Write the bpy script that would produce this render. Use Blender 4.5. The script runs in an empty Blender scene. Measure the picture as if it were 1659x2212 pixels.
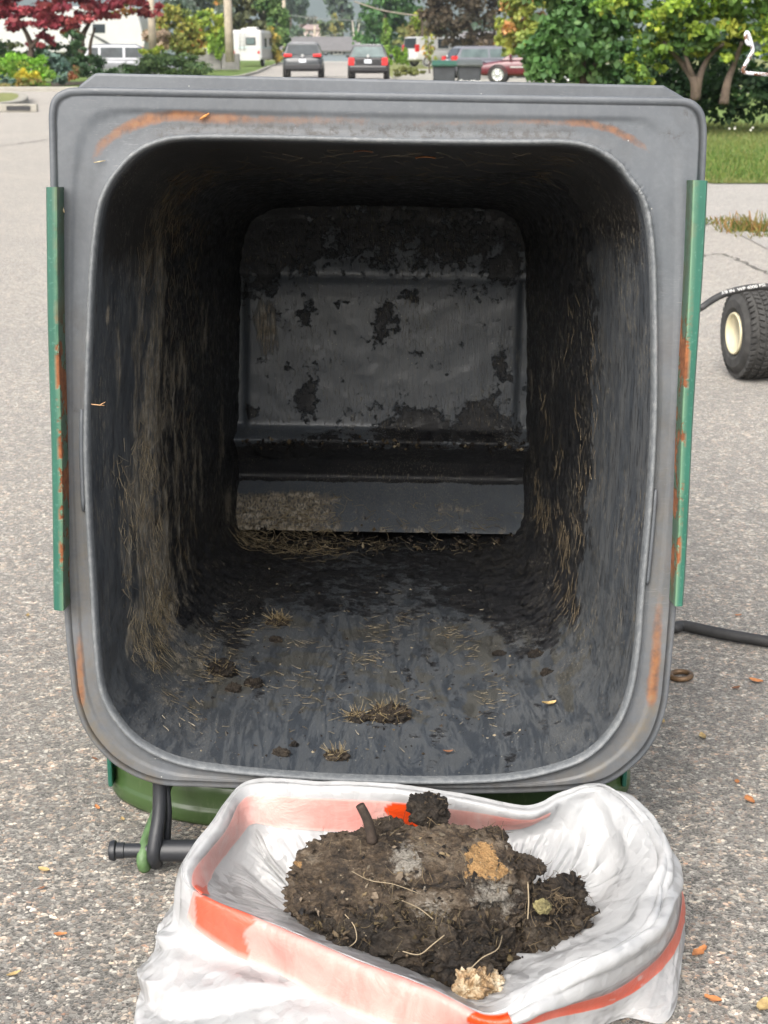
import bpy, math, random
import numpy as np
from mathutils import Vector
R = math.radians
rng = np.random.default_rng(7)
random.seed(7)
S = bpy.context.scene
COL = S.collection

# ------------------------------------------------------------------ camera, sky, sun, exposure
PITCH = R(16.4); CAMH = 0.90; FPX = 3324.0; CX, CY = 829.5, 1106.0
cd = bpy.data.cameras.new("camera"); cam = bpy.data.objects.new("camera", cd); COL.objects.link(cam)
cam.location = (0, 0, CAMH); cam.rotation_euler = (math.pi/2 - PITCH, 0, 0)
cd.sensor_fit = 'VERTICAL'; cd.sensor_height = 36.0; cd.lens = 36.0*FPX/2212.0
cd.clip_start = 0.05; cd.clip_end = 9000
cd.dof.use_dof = True; cd.dof.focus_distance = 1.75; cd.dof.aperture_fstop = 20
S.camera = cam
SUN_EL, SUN_AZ = R(42), R(202)        # azimuth measured clockwise from +Y
W = bpy.data.worlds.new("World"); S.world = W; W.use_nodes = True
nt = W.node_tree; bg = nt.nodes['Background']
sky = nt.nodes.new('ShaderNodeTexSky'); sky.sky_type = 'NISHITA'; sky.sun_disc = False
sky.sun_elevation = SUN_EL; sky.sun_rotation = SUN_AZ; sky.air_density = 1.0; sky.dust_density = 5.0; sky.ozone_density = 1.0
hs = nt.nodes.new('ShaderNodeHueSaturation'); hs.inputs['Saturation'].default_value = 0.42
nt.links.new(sky.outputs[0], hs.inputs['Color']); nt.links.new(hs.outputs[0], bg.inputs[0])
bg.inputs[1].default_value = 0.085
sd = bpy.data.lights.new("sun", 'SUN'); sun = bpy.data.objects.new("sun", sd); COL.objects.link(sun)
sd.energy = 1.5; sd.angle = R(60); sd.color = (1.0, 0.95, 0.88)
sdir = Vector((math.sin(SUN_AZ)*math.cos(SUN_EL), math.cos(SUN_AZ)*math.cos(SUN_EL), math.sin(SUN_EL)))
sun.rotation_euler = sdir.to_track_quat('Z', 'Y').to_euler()
S.view_settings.view_transform = 'Standard'; S.view_settings.look = 'None'
S.view_settings.exposure = 1.58; S.view_settings.gamma = 1.0
S.cycles.use_denoising = True
S.cycles.max_bounces = 6; S.cycles.diffuse_bounces = 4; S.cycles.transparent_max_bounces = 8
S.cycles.caustics_reflective = False; S.cycles.caustics_refractive = False

# ------------------------------------------------------------------ helpers: geometry of the view
cR = np.array([1., 0, 0]); cU = np.array([0, math.sin(PITCH), math.cos(PITCH)]); cF = np.array([0, math.cos(PITCH), -math.sin(PITCH)])
C0 = np.array([0, 0, CAMH])
def ray(px, py):
    return cF + cR*((px-CX)/FPX) + cU*((CY-py)/FPX)
def at(px, py, Y):                      # point at distance Y along the ground axis
    d = ray(px, py); return C0 + d*(Y/d[1])
def gz(px, py, z=0.0):                  # point at height z
    d = ray(px, py); return C0 + d*((z-CAMH)/d[2])
def onplane(px, py, o, n):
    d = ray(px, py); return C0 + d*(np.dot(o-C0, n)/np.dot(d, n))

# ------------------------------------------------------------------ helpers: noise, curves
_perm = np.random.default_rng(3).permutation(256).astype(np.int64); _perm = np.concatenate([_perm, _perm])
_g = np.random.default_rng(4).normal(size=(256, 3)); _g /= np.linalg.norm(_g, axis=1)[:, None]
def perlin(P):
    P = np.asarray(P, float); I = np.floor(P).astype(np.int64); f = P-I; I &= 255
    u = f*f*f*(f*(f*6-15)+10); out = 0
    for dx in (0, 1):
        for dy in (0, 1):
            for dz in (0, 1):
                h = _perm[_perm[_perm[(I[:, 0]+dx) & 255]+((I[:, 1]+dy) & 255)]+((I[:, 2]+dz) & 255)]
                g = _g[h]; d = f-np.array([dx, dy, dz])
                w = (u[:, 0] if dx else 1-u[:, 0])*(u[:, 1] if dy else 1-u[:, 1])*(u[:, 2] if dz else 1-u[:, 2])
                out = out + w*(g*d).sum(1)
    return out*1.6
def fbm(P, oct=4, ridge=False):
    P = np.asarray(P, float); a = 1.; s = 0; t = 0
    for k in range(oct):
        n = perlin(P*(2.03**k)+17.3*k)
        if ridge: n = 1-2*np.abs(n)
        s = s+a*n; t += a; a *= .5
    return s/t
def cr_closed(P, sub):
    P = np.asarray(P, float); n = len(P); out = []
    for i in range(n):
        p0, p1, p2, p3 = P[i-1], P[i], P[(i+1) % n], P[(i+2) % n]
        for k in range(sub):
            t = k/sub
            out.append(.5*((2*p1)+(-p0+p2)*t+(2*p0-5*p1+4*p2-p3)*t*t+(-p0+3*p1-3*p2+p3)*t**3))
    return np.array(out)
def cr_open(P, sub):
    P = np.asarray(P, float); n = len(P); out = []
    for i in range(n-1):
        p0, p1, p2, p3 = P[max(i-1, 0)], P[i], P[i+1], P[min(i+2, n-1)]
        for k in range(sub):
            t = k/sub
            out.append(.5*((2*p1)+(-p0+p2)*t+(2*p0-5*p1+4*p2-p3)*t*t+(-p0+3*p1-3*p2+p3)*t**3))
    out.append(P[-1]); return np.array(out)
def sstep(a, b, x):
    t = np.clip((x-a)/(b-a), 0, 1); return t*t*(3-2*t)

# ------------------------------------------------------------------ helpers: objects
def thing(name, label, cat, loc=(0, 0, 0), rz=0, group=None):
    o = bpy.data.objects.new(name, None); COL.objects.link(o); o.empty_display_size = .1
    o.location = tuple(loc); o.rotation_euler = (0, 0, rz); return tag(o, label, cat, group)
def tag(o, label=None, cat=None, group=None, kind=None):
    if label: o['label'] = label
    if cat: o['category'] = cat
    if group: o['group'] = group
    if kind: o['kind'] = kind
    return o
def mesh(name, V, F, m, parent=None, smooth=True, attr=None, uv=None, world=False):
    """V in the parent's own axes, or in world axes (world=True, parent unrotated)."""
    V = np.asarray(V, float)
    if world and parent is not None: V = V-np.array(parent.location)
    me = bpy.data.meshes.new(name)
    if isinstance(F, np.ndarray):
        nf, k = F.shape
        me.vertices.add(len(V)); me.vertices.foreach_set('co', V.astype(np.float32).ravel())
        me.loops.add(nf*k); me.loops.foreach_set('vertex_index', F.astype(np.int32).ravel())
        me.polygons.add(nf); me.polygons.foreach_set('loop_start', np.arange(nf, dtype=np.int32)*k)
        me.polygons.foreach_set('loop_total', np.full(nf, k, np.int32))
        me.update(calc_edges=True)
    else:
        me.from_pydata([tuple(v) for v in V], [], [tuple(int(i) for i in f) for f in F]); me.update()
    me.validate()
    me.polygons.foreach_set('use_smooth', np.full(len(me.polygons), smooth, bool))
    if attr is not None:
        for an, A in attr.items():
            A = np.asarray(A, np.float32)
            if A.shape[1] == 3: A = np.concatenate([A, np.ones((len(A), 1), np.float32)], 1)
            ca = me.attributes.new(an, 'FLOAT_COLOR', 'POINT'); ca.data.foreach_set('color', A.ravel())
    me.materials.append(m)
    o = bpy.data.objects.new(name, me); COL.objects.link(o)
    if parent is not None: o.parent = parent
    return o
def grid_faces(nu, nv, closed=True):    # rings: nu rings of nv points
    i = np.arange(nu-1)[:, None]; j = np.arange(nv if closed else nv-1)[None, :]; j2 = (j+1) % nv
    return np.stack([i*nv+j, i*nv+j2, (i+1)*nv+j2, (i+1)*nv+j], -1).reshape(-1, 4)
class MB:
    def __init__(s): s.V = []; s.F = []
    def add(s, V, F):
        b = len(s.V); s.V += [tuple(v) for v in V]; s.F += [tuple(int(i)+b for i in f) for f in F]; return s
    def box(s, c, d, rz=0, taper=1.0):
        c = np.array(c, float); hx, hy, hz = np.array(d, float)/2
        P = np.array([(-hx, -hy, -hz), (hx, -hy, -hz), (hx, hy, -hz), (-hx, hy, -hz), (-hx*taper, -hy*taper, hz), (hx*taper, -hy*taper, hz), (hx*taper, hy*taper, hz), (-hx*taper, hy*taper, hz)])
        cz, sz = math.cos(rz), math.sin(rz)
        P = np.stack([P[:, 0]*cz-P[:, 1]*sz, P[:, 0]*sz+P[:, 1]*cz, P[:, 2]], 1)+c
        return s.add(P, [(3, 2, 1, 0), (4, 5, 6, 7), (0, 1, 5, 4), (1, 2, 6, 5), (2, 3, 7, 6), (3, 0, 4, 7)])
    def tube(s, pts, r, n=10, caps=True, closed=False):
        pts = np.asarray(pts, float); m = len(pts); r = np.broadcast_to(r, (m,))
        T = np.roll(pts, -1, 0)-np.roll(pts, 1, 0) if closed else np.gradient(pts, axis=0)
        T /= np.linalg.norm(T, axis=1)[:, None]+1e-12
        up = np.array([0, 0, 1.]) if abs(T[0][2]) < .9 else np.array([1., 0, 0])
        V = []; a = np.linspace(0, 2*np.pi, n, endpoint=False); b = None
        for i in range(m):
            if b is None: b = np.cross(T[i], up)
            b = b-T[i]*np.dot(b, T[i]); b /= np.linalg.norm(b); c = np.cross(T[i], b)
            V += list(pts[i]+r[i]*(np.cos(a)[:, None]*b+np.sin(a)[:, None]*c))
        F = [tuple(f) for f in grid_faces(m, n)]
        if closed: F += [((m-1)*n+j, (m-1)*n+(j+1) % n, (j+1) % n, j) for j in range(n)]
        elif caps: F += [tuple(range(n-1, -1, -1)), tuple((m-1)*n+j for j in range(n))]
        return s.add(V, F)
    def lathe(s, prof, c, axis='x', n=32, caps=True):   # prof: (along, radius)
        a = np.linspace(0, 2*np.pi, n, endpoint=False); V = []
        for (t, r) in prof:
            if axis == 'x': V += [(c[0]+t, c[1]+r*math.cos(q), c[2]+r*math.sin(q)) for q in a]
            elif axis == 'y': V += [(c[0]+r*math.cos(q), c[1]+t, c[2]+r*math.sin(q)) for q in a]
            else: V += [(c[0]+r*math.cos(q), c[1]+r*math.sin(q), c[2]+t) for q in a]
        F = [tuple(f) for f in grid_faces(len(prof), n)]
        if caps and prof[0][1] > 1e-4: F.append(tuple(range(n-1, -1, -1)))
        if caps and prof[-1][1] > 1e-4: F.append(tuple((len(prof)-1)*n+j for j in range(n)))
        return s.add(V, F)
    def prism(s, poly, y0, y1, plane='xz'):
        n = len(poly)
        if plane == 'xz': V = [(a, y0, b) for a, b in poly]+[(a, y1, b) for a, b in poly]
        elif plane == 'yz': V = [(y0, a, b) for a, b in poly]+[(y1, a, b) for a, b in poly]
        else: V = [(a, b, y0) for a, b in poly]+[(a, b, y1) for a, b in poly]
        return s.add(V, [tuple(range(n)), tuple(range(2*n-1, n-1, -1))]+[(i, (i+1) % n, n+(i+1) % n, n+i)[::-1] for i in range(n)])
    def build(s, name, m, parent=None, smooth=False, bevel=0, world=False, attr=None):
        o = mesh(name, s.V, s.F, m, parent, smooth, world=world, attr=attr)
        if bevel:
            b = o.modifiers.new('bevel', 'BEVEL'); b.width = bevel; b.segments = 2; b.limit_method = 'ANGLE'; b.angle_limit = R(35)
        return o
def autosmooth(o, ang=40):
    me = o.data
    try: me.set_sharp_from_angle(angle=R(ang))
    except Exception: pass
    return o

# ------------------------------------------------------------------ helpers: materials
class NB:
    def __init__(s, name):
        s.m = bpy.data.materials.new(name); s.m.use_nodes = True; s.t = s.m.node_tree; s.b = s.t.nodes['Principled BSDF']
        s.pos = s.n('ShaderNodeNewGeometry').outputs['Position']
        s.obj = s.n('ShaderNodeTexCoord').outputs['Object']
    def n(s, t, **k):
        x = s.t.nodes.new(t)
        for a, v in k.items(): setattr(x, a, v)
        return x
    def set(s, sock, v):
        if hasattr(v, 'is_linked') or hasattr(v, 'links'): s.t.links.new(v, sock)
        elif isinstance(v, (tuple, list)) and len(v) == 3 and sock.type == 'RGBA': sock.default_value = (*v, 1)
        elif isinstance(v, (int, float)) and sock.type == 'RGBA': sock.default_value = (v, v, v, 1)
        else: sock.default_value = v
    def map(s, vec, scale):
        x = s.n('ShaderNodeMapping'); s.set(x.inputs[0], vec); x.inputs['Scale'].default_value = scale if isinstance(scale, tuple) else (scale,)*3; return x.outputs[0]
    def noise(s, vec, scale=5., detail=4., rough=.55, dist=0.):
        x = s.n('ShaderNodeTexNoise'); s.set(x.inputs['Vector'], vec); x.inputs['Scale'].default_value = scale
        x.inputs['Detail'].default_value = detail; x.inputs['Roughness'].default_value = rough; x.inputs['Distortion'].default_value = dist; return x.outputs['Fac']
    def vor(s, vec, scale, feature='F1', out='Distance', rnd=1.):
        x = s.n('ShaderNodeTexVoronoi', feature=feature); s.set(x.inputs['Vector'], vec); x.inputs['Scale'].default_value = scale
        x.inputs['Randomness'].default_value = rnd; return x.outputs[out]
    def ramp(s, fac, stops, interp='LINEAR'):
        x = s.n('ShaderNodeValToRGB'); s.set(x.inputs[0], fac); cr = x.color_ramp; cr.interpolation = interp
        while len(cr.elements) < len(stops): cr.elements.new(.5)
        for e, (p, c) in zip(cr.elements, stops):
            e.position = p; e.color = (c, c, c, 1) if isinstance(c, (int, float)) else (*c, 1)
        return x.outputs[0]
    def mix(s, fac, a, b, mode='MIX'):
        x = s.n('ShaderNodeMix', data_type='RGBA', blend_type=mode); s.set(x.inputs[0], fac); s.set(x.inputs[6], a); s.set(x.inputs[7], b); return x.outputs[2]
    def math(s, op, a, b=0., clamp=False):
        x = s.n('ShaderNodeMath', operation=op, use_clamp=clamp); s.set(x.inputs[0], a); s.set(x.inputs[1], b); return x.outputs[0]
    def attr(s, name, out='Color'):
        x = s.n('ShaderNodeAttribute', attribute_name=name); return x.outputs[out]
    def sep(s, c):
        x = s.n('ShaderNodeSeparateColor'); s.set(x.inputs[0], c); return x.outputs
    def bump(s, h, strength=.5, dist=.002, nrm=None):
        x = s.n('ShaderNodeBump'); x.inputs['Strength'].default_value = strength; x.inputs['Distance'].default_value = dist; s.set(x.inputs['Height'], h)
        if nrm is not None: s.set(x.inputs['Normal'], nrm)
        return x.outputs[0]
    def out(s, color=None, rough=None, normal=None, **k):
        if color is not None: s.set(s.b.inputs['Base Color'], color)
        if rough is not None: s.set(s.b.inputs['Roughness'], rough)
        if normal is not None: s.set(s.b.inputs['Normal'], normal)
        for a, v in k.items(): s.set(s.b.inputs[a], v)
        return s.m
def simple(name, c, rough=.5, var=.15, scale=8., bump=0., metallic=0., spec=.5, bscale=None, bdist=.003):
    b = NB(name); f = b.noise(b.obj, scale, 5)
    c1 = tuple(x*(1-var) for x in c); c2 = tuple(min(1, x*(1+var)) for x in c)
    col = b.ramp(f, [(.3, c1), (.7, c2)])
    nr = b.bump(b.noise(b.obj, bscale or scale*6, 4), bump, bdist) if bump else None
    m = b.out(col, rough, nr, Metallic=metallic)
    b.b.inputs['Specular IOR Level'].default_value = spec
    return m
def leafmat(name, rough=.55, trans=.3):
    b = NB(name); c = b.attr('tint')
    b.out(c, rough); b.b.inputs['Specular IOR Level'].default_value = .3
    tr = b.n('ShaderNodeBsdfTranslucent'); b.set(tr.inputs[0], b.mix(1., c, (1.2, 1.25, .7), 'MULTIPLY'))
    mx = b.n('ShaderNodeMixShader'); mx.inputs[0].default_value = trans
    b.t.links.new(b.b.outputs[0], mx.inputs[1]); b.t.links.new(tr.outputs[0], mx.inputs[2])
    b.t.links.new(mx.outputs[0], b.t.nodes['Material Output'].inputs[0]); return b.m
def paint(name, c, rough=.25, metallic=.0, coat=.6, var=.06):
    b = NB(name); f = b.noise(b.obj, 3., 4)
    col = b.ramp(f, [(.3, tuple(x*(1-var) for x in c)), (.7, tuple(min(1, x*(1+var)) for x in c))])
    dust = b.noise(b.obj, 40., 3)
    return b.out(col, b.ramp(dust, [(.3, rough*.8), (.7, rough*1.5)]), None, Metallic=metallic, **{'Coat Weight': coat, 'Coat Roughness': .12})
def glassmat(name, c=(.022, .028, .032)):
    b = NB(name); f = b.noise(b.obj, 2.5, 3)
    return b.out(b.ramp(f, [(.3, c), (.7, tuple(x*1.8 for x in c))]), .10, None, **{'Specular IOR Level': .22})

LEAF = leafmat('leaf_surface'); NEEDLE = leafmat('needle_surface', .6, .15); DRY = leafmat('dry_fibre_surface', .75, .1)
M_tyre = simple('tyre_rubber', (.042, .041, .039), .85, .4, 30, .4)
M_glass = glassmat('dark_window_glass'); M_glass2 = glassmat('pale_window_glass', (.075, .10, .10))
M_chrome = simple('bright_alloy', (.6, .6, .6), .3, .1, 20, metallic=.8)
M_blackpl = simple('black_trim_plastic', (.025, .025, .027), .5, .3, 20, .1)
M_white = simple('white_fibreglass', (.45, .45, .445), .35, .05, 1.5)
M_redlens = simple('red_lamp_lens', (.55, .03, .03), .18, .3, 30)
M_plate = simple('plate_enamel', (.7, .74, .8), .4, .1, 60)
M_bark = simple('rough_bark', (.085, .062, .045), .9, .45, 6, .8, bscale=40, bdist=.02)
M_pole = simple('weathered_pole_wood', (.36, .31, .24), .9, .25, 3, .5)

# ------------------------------------------------------------------ the setting: ground, road, driveway, lawns, kerbs
def zg(y):
    return np.interp(y, [-50, 79, 90, 110, 150, 220, 400, 4000], [0, 0, .12, .45, .55, .64, .9, 1.0])
def sheet(name, rows, m, dz=0., nx=12, kind='structure', attr=None):
    """rows of (y, x_left, x_right); follows the slope of the ground."""
    V = []
    for y, a, b in rows:
        for k in range(nx+1): V.append((a+(b-a)*k/nx, y, float(zg(y))+dz))
    o = mesh(name, V, grid_faces(len(rows), nx+1, False)[:, ::-1], m, None, True, attr=attr); return tag(o, kind=kind)
def m_asphalt(name, tint, dark, speck=1.0):
    b = NB(name); p = b.pos
    wob = b.n('ShaderNodeVectorMath', operation='MULTIPLY_ADD')
    nz = b.n('ShaderNodeTexNoise'); b.set(nz.inputs['Vector'], p); nz.inputs['Scale'].default_value = 240; nz.inputs['Detail'].default_value = 2
    b.set(wob.inputs[0], nz.outputs['Color']); wob.inputs[1].default_value = (.0035,)*3; b.set(wob.inputs[2], p)
    v1 = b.n('ShaderNodeTexVoronoi'); b.set(v1.inputs['Vector'], wob.outputs[0]); v1.inputs['Scale'].default_value = 215
    e1 = b.vor(wob.outputs[0], 215, 'DISTANCE_TO_EDGE')
    v2 = b.n('ShaderNodeTexVoronoi'); b.set(v2.inputs['Vector'], wob.outputs[0]); v2.inputs['Scale'].default_value = 430
    r1 = b.sep(v1.outputs['Color']); r2 = b.sep(v2.outputs['Color'])
    T = tint
    def c(v, w=1.): return tuple(min(1, v*t*(w if i else 1)) for i, t in enumerate(T))
    st = [(0, c(dark)), (.14, c(.10)), (.28, c(.19)), (.42, (.30*T[0], .225*T[1], .19*T[2])), (.52, c(.30)), (.66, c(.40)), (.78, (.44*T[0], .34*T[1], .27*T[2])), (.88, c(.52)), (.97, c(.66)), (1, (.40*T[0], .22*T[1], .15*T[2]))]
    stone = b.ramp(r1[0], st); fine = b.ramp(r2[1], [(0, c(.03)), (.45, c(.10)), (.8, c(.28)), (1, c(.5))])
    pick = b.ramp(r1[2], [(.30, 0.), (.34, 1.)])
    col = b.mix(pick, fine, stone)
    edge = b.ramp(e1, [(.015, 0.), (.09, 1.)])
    col = b.mix(edge, c(dark*.9), col)
    v3 = b.n('ShaderNodeTexVoronoi'); b.set(v3.inputs['Vector'], wob.outputs[0]); v3.inputs['Scale'].default_value = 88; r3 = b.sep(v3.outputs['Color'])
    col = b.mix(1., col, b.ramp(r3[0], [(0, (.42, .43, .42)), (.35, (.80, .80, .79)), (.6, (1.05, 1.04, 1.02)), (.85, (1.42, 1.38, 1.30)), (1, (1.7, 1.5, 1.35))]), 'MULTIPLY')
    big = b.noise(p, .9, 5, .6); mid = b.noise(p, 7, 4)
    col = b.mix(1., col, b.ramp(big, [(.3, (.80, .80, .81)), (.7, (1.1, 1.08, 1.05))]), 'MULTIPLY')
    col = b.mix(1., col, b.ramp(mid, [(.3, (.86, .86, .86)), (.7, (1.08, 1.08, 1.07))]), 'MULTIPLY')
    h = b.math('ADD', b.math('MULTIPLY', edge, b.math('ADD', r1[1], .4)), b.math('MULTIPLY', r2[0], .4))
    return b.out(col, b.ramp(r1[1], [(0, .65), (1, .9)]), b.bump(h, .75, .0022), **{'Sheen Weight': .55, 'Sheen Roughness': .45, 'Sheen Tint': (1., .95, .88, 1.)})
M_road = m_asphalt('worn_exposed_aggregate_asphalt', (.84, .81, .735), .019)
M_drive = m_asphalt('grey_driveway_asphalt', (.80, .82, .84), .05)
def m_ground(name, c1, c2, s=3.):
    b = NB(name); f = b.noise(b.pos, s, 6, .65); g = b.noise(b.pos, s*18, 4)
    col = b.mix(.45, b.ramp(f, [(.3, c1), (.7, c2)]), b.ramp(g, [(.3, c1), (.72, c2)]))
    return b.out(col, .95, b.bump(g, .8, .03))
M_soil = m_ground('garden_soil', (.05, .042, .03), (.12, .095, .06))
M_turf = m_ground('mown_turf', (.07, .13, .02), (.17, .23, .045), 1.2)
M_turf_dry = m_ground('dry_mown_turf', (.12, .16, .04), (.26, .25, .09), 1.5)
M_conc = m_ground('kerb_concrete', (.27, .255, .22), (.40, .38, .33), 2.5)

yy = np.concatenate([np.linspace(-30, 60, 10), np.linspace(72, 230, 24), [300, 420, 800, 1600, 3600]])
sheet('ground', [(y, -900 if y < 300 else -2200, 900 if y < 300 else 2200) for y in yy], M_turf_dry, -.012)
sheet('road', [(-8, -34, 14), (0, -34, 14), (6, -34, 14), (11.55, -34, 14), (11.9, -34, 2.42), (16, -34, 2.3), (24, -34, 2.1), (34, -34, 1.9), (45.2, -34, 1.6), (46.4, -8.6, 1.5), (50, -7.6, 1.2), (58, -7.1, .75), (66, -7.0, .62), (72, -7.0, .55), (80, -7.05, .4), (90, -7.1, .2), (100, -7.3, 0.), (110, -7.6, -.35), (125, -8.2, -.8), (150, -9.2, -1.5), (185, -10.9, -2.4), (212, -12.4, -3.2)], M_road)
drv = np.array([gz(1500, 500), gz(1545, 478), gz(1600, 508), gz(1659, 540)])
V = [(2.25, 11.9, .004), (14, 11.9, .004), (14, drv[3][1]-.5, .004), (drv[3][0], drv[3][1], .004), (drv[2][0], drv[2][1], .004), (drv[1][0], drv[1][1], .004), (drv[0][0], drv[0][1], .004), (1.2, drv[0][1]+.2, .004), (1.2, 11.9, .004)]
tag(mesh('driveway', V, [tuple(range(len(V)))[::-1]], M_drive, None, False), kind='structure')
# driveway over the verge further up, where the bins, van and red car stand
sheet('driveway', [(43.0, 1.62, 12), (47, 1.45, 14), (50, 1.2, 15), (51.5, 1.15, 15)], M_conc, .006)
sheet('driveway', [(61, .62, 20), (72, .6, 22), (80, .45, 24), (100, .6, 25), (140, 1.2, 25)], M_conc, .006)
sheet('lawn', [(11.72, 2.45, 30), (14, 2.38, 30), (20, 2.25, 30), (30, 2.05, 30), (43.0, 1.75, 30)], M_turf, .012)
sheet('lawn', [(51.5, 1.2, 12), (55, .98, 12), (61, .75, 12)], M_turf, .03)
# left hand island with kerb
isl = [gz(-260, 214), gz(0, 212.5), gz(38, 213.5), gz(50, 219), gz(44, 229), gz(18, 236), gz(-60, 240.5), gz(-260, 243)]
isl = cr_closed(isl, 5); cen = isl.mean(0)
def kerb(path, w, h, name, label):
    path = np.asarray(path, float); n = len(path); T = np.gradient(path, axis=0); T[:, 2] = 0; T /= np.linalg.norm(T, axis=1)[:, None]
    N = np.stack([-T[:, 1], T[:, 0], np.zeros(n)], 1); prof = [(-w/2, -.03), (-w/2, h*.75), (-w/2+.03, h), (w/2-.02, h), (w/2, h*.9), (w/2, -.03)]
    V = np.concatenate([[path[i]+N[i]*a+np.array([0, 0, b]) for a, b in prof] for i in range(n)])
    o = mesh(name, V, grid_faces(n, len(prof), True), M_conc, None, False); return tag(o, kind='structure')
tag(mesh('lawn', np.array([(p[0], p[1], .13) for p in isl]), [tuple(range(len(isl)))[::-1]], M_turf_dry, None, False), kind='structure')
kerb(np.concatenate([isl, isl[:1]])[5:38], .22, .14, 'kerb', '')
dr = thing('storm_drain', 'dark storm drain inlet in the kerb of the left grass island', 'drain', gz(36, 242))
mb = MB(); mb.box((0, 0, .07), (.75, .12, .14)); mb.build('inlet_block', M_conc, dr, bevel=.015)
mb = MB(); mb.box((.05, -.065, .07), (.42, .02, .075)); mb.build('slot', M_blackpl, dr)
# left side beyond the cross street: garden bed, lawn, kerb along the street
gl = [(46.4, -40, -8.75), (50, -40, -7.75), (58, -40, -7.25), (66, -40, -7.15), (80, -40, -7.2), (90, -40, -7.25), (100, -40, -7.45), (125, -60, -8.35), (150, -60, -9.35), (212, -90, -12.6)]
sheet('lawn', gl, M_turf, .05)
sheet('garden_bed', [(47.0, -40, -11.2), (50, -40, -10.6), (56, -40, -10.2), (62, -40, -9.9)], M_soil, .07)
kerb([(x+.05, y, float(zg(y))) for y, _, x in gl], .2, .13, 'kerb', '')
kerb([(-40, 46.45, 0), (-20, 46.42, 0), (-10, 46.4, 0), (-8.9, 46.45, 0)], .2, .13, 'kerb', '')
sheet('grass_strip', [(52.0, .2, 1.0), (54, .3, 1.0), (56, .35, .9)], M_turf, .02)

# cracks and joints in the asphalt
M_crack = simple('tar_filled_crack', (.13, .12, .105), .9, .3, 30)
for pts_, w_ in (([(1500, 556), (1560, 548), (1610, 566), (1700, 612)], .012), ([(-20, 318), (40, 310), (110, 300)], .02)):
    cp_ = cr_open([gz(x_, y_, .003) for x_, y_ in pts_], 14); T_ = np.gradient(cp_, axis=0); T_ /= np.linalg.norm(T_, axis=1)[:, None]; N_ = np.stack([-T_[:, 1], T_[:, 0], T_[:, 0]*0], 1)
    j_ = rng.normal(size=len(cp_))*w_*.9; h_ = w_*rng.uniform(.25, .9, len(cp_)); V = np.stack([cp_+N_*(j_-h_)[:, None], cp_+N_*(j_+h_)[:, None]], 1).reshape(-1, 3)
    tag(mesh('crack', V, grid_faces(len(cp_), 2, False)[:, ::-1], M_crack, None, False), kind='structure')

# ------------------------------------------------------------------ the tipped wheeled bin
BO = np.array([0., 1.6, 0.])
roll = R(1.02)
W0 = .453*cU-.096*cF; W0 /= np.linalg.norm(W0)
N0 = .453*cF+.096*cU; N0 /= np.linalg.norm(N0)
BX = math.cos(roll)*cR-math.sin(roll)*W0; BW = math.cos(roll)*W0+math.sin(roll)*cR; BN = N0
_d = ray(815, 855)
_u = (.344+1.597/.212)/(1+ (1/.212)/((CY-855)/FPX)) if False else None
_f = 1.645; O_RIM = C0+_d*_f
def b2w(x, w, n): return O_RIM+np.multiply.outer(np.asarray(x, float), BX)+np.multiply.outer(np.asarray(w, float), BW)+np.multiply.outer(np.asarray(n, float), BN)
def rim(px, py, n=0.):
    p = onplane(px, py, O_RIM+BN*n, BN)-O_RIM; return np.array([p@BX, p@BW])
OUT = [(121,860),(113,600),(108,430),(105,300),(104,245),(112,212),(135,194),(175,188),(330,190),(600,195),(830,199),(1100,204),(1330,208),(1450,210),(1490,213),(1515,230),(1526,258),(1528,310),(1520,450),(1508,620),(1493,860),(1478,1090),(1462,1310),(1450,1450),(1440,1530),(1415,1600),(1370,1655),(1300,1698),(1180,1712),(1000,1716),(800,1712),(600,1707),(440,1702),(335,1694),(250,1655),(190,1592),(160,1520),(148,1440),(138,1330),(128,1100)]
INN = [(194,900),(205,600),(219,465),(240,405),(268,365),(300,335),(340,315),(395,304),(520,303),(700,307),(850,311),(1000,313),(1120,314),(1215,314),(1275,325),(1325,355),(1362,400),(1385,440),(1400,520),(1406,650),(1407,880),(1397,1080),(1381,1260),(1370,1400),(1352,1500),(1320,1570),(1265,1625),(1190,1655),(1090,1674),(950,1680),(800,1677),(640,1669),(500,1657),(395,1640),(315,1605),(262,1555),(228,1490),(216,1400),(207,1260),(197,1080)]
FLR = [(515,860),(518,700),(522,600),(526,540),(532,505),(545,478),(570,460),(600,450),(680,446),(760,445),(830,445),(920,446),(1000,448),(1060,452),(1095,462),(1115,482),(1127,510),(1132,545),(1136,620),(1138,720),(1138,860),(1136,980),(1134,1050),(1132,1085),(1126,1108),(1112,1126),(1085,1142),(1040,1153),(980,1158),(900,1160),(820,1160),(740,1159),(660,1157),(600,1153),(560,1144),(533,1128),(518,1108),(512,1085),(512,1040),(513,960)]
LB = 1.0
SUB = 16
o2 = cr_closed([rim(*p) for p in OUT], SUB); i2 = cr_closed([rim(*p) for p in INN], SUB); f2 = cr_closed([rim(px, py, LB) for px, py in FLR], SUB)
NR = len(o2); cen2 = i2.mean(0)
def inset(A, d):                         # move a closed outline inwards by d
    T = np.roll(A, -1, 0)-np.roll(A, 1, 0); T /= np.linalg.norm(T, axis=1)[:, None]
    Nn = np.stack([T[:, 1], -T[:, 0]], 1); Nn *= np.sign(((cen2-A)*Nn).sum(1))[:, None]
    k = np.ones(7)/7
    for c in (0, 1): Nn[:, c] = np.convolve(np.concatenate([Nn[-3:, c], Nn[:, c], Nn[:3, c]]), k, 'valid')
    return A+Nn*d
bin_ = thing('wheeled_bin', 'large grey wheeled bin tipped on its back, open mouth showing mucky black inside', 'bin', BO)
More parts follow.
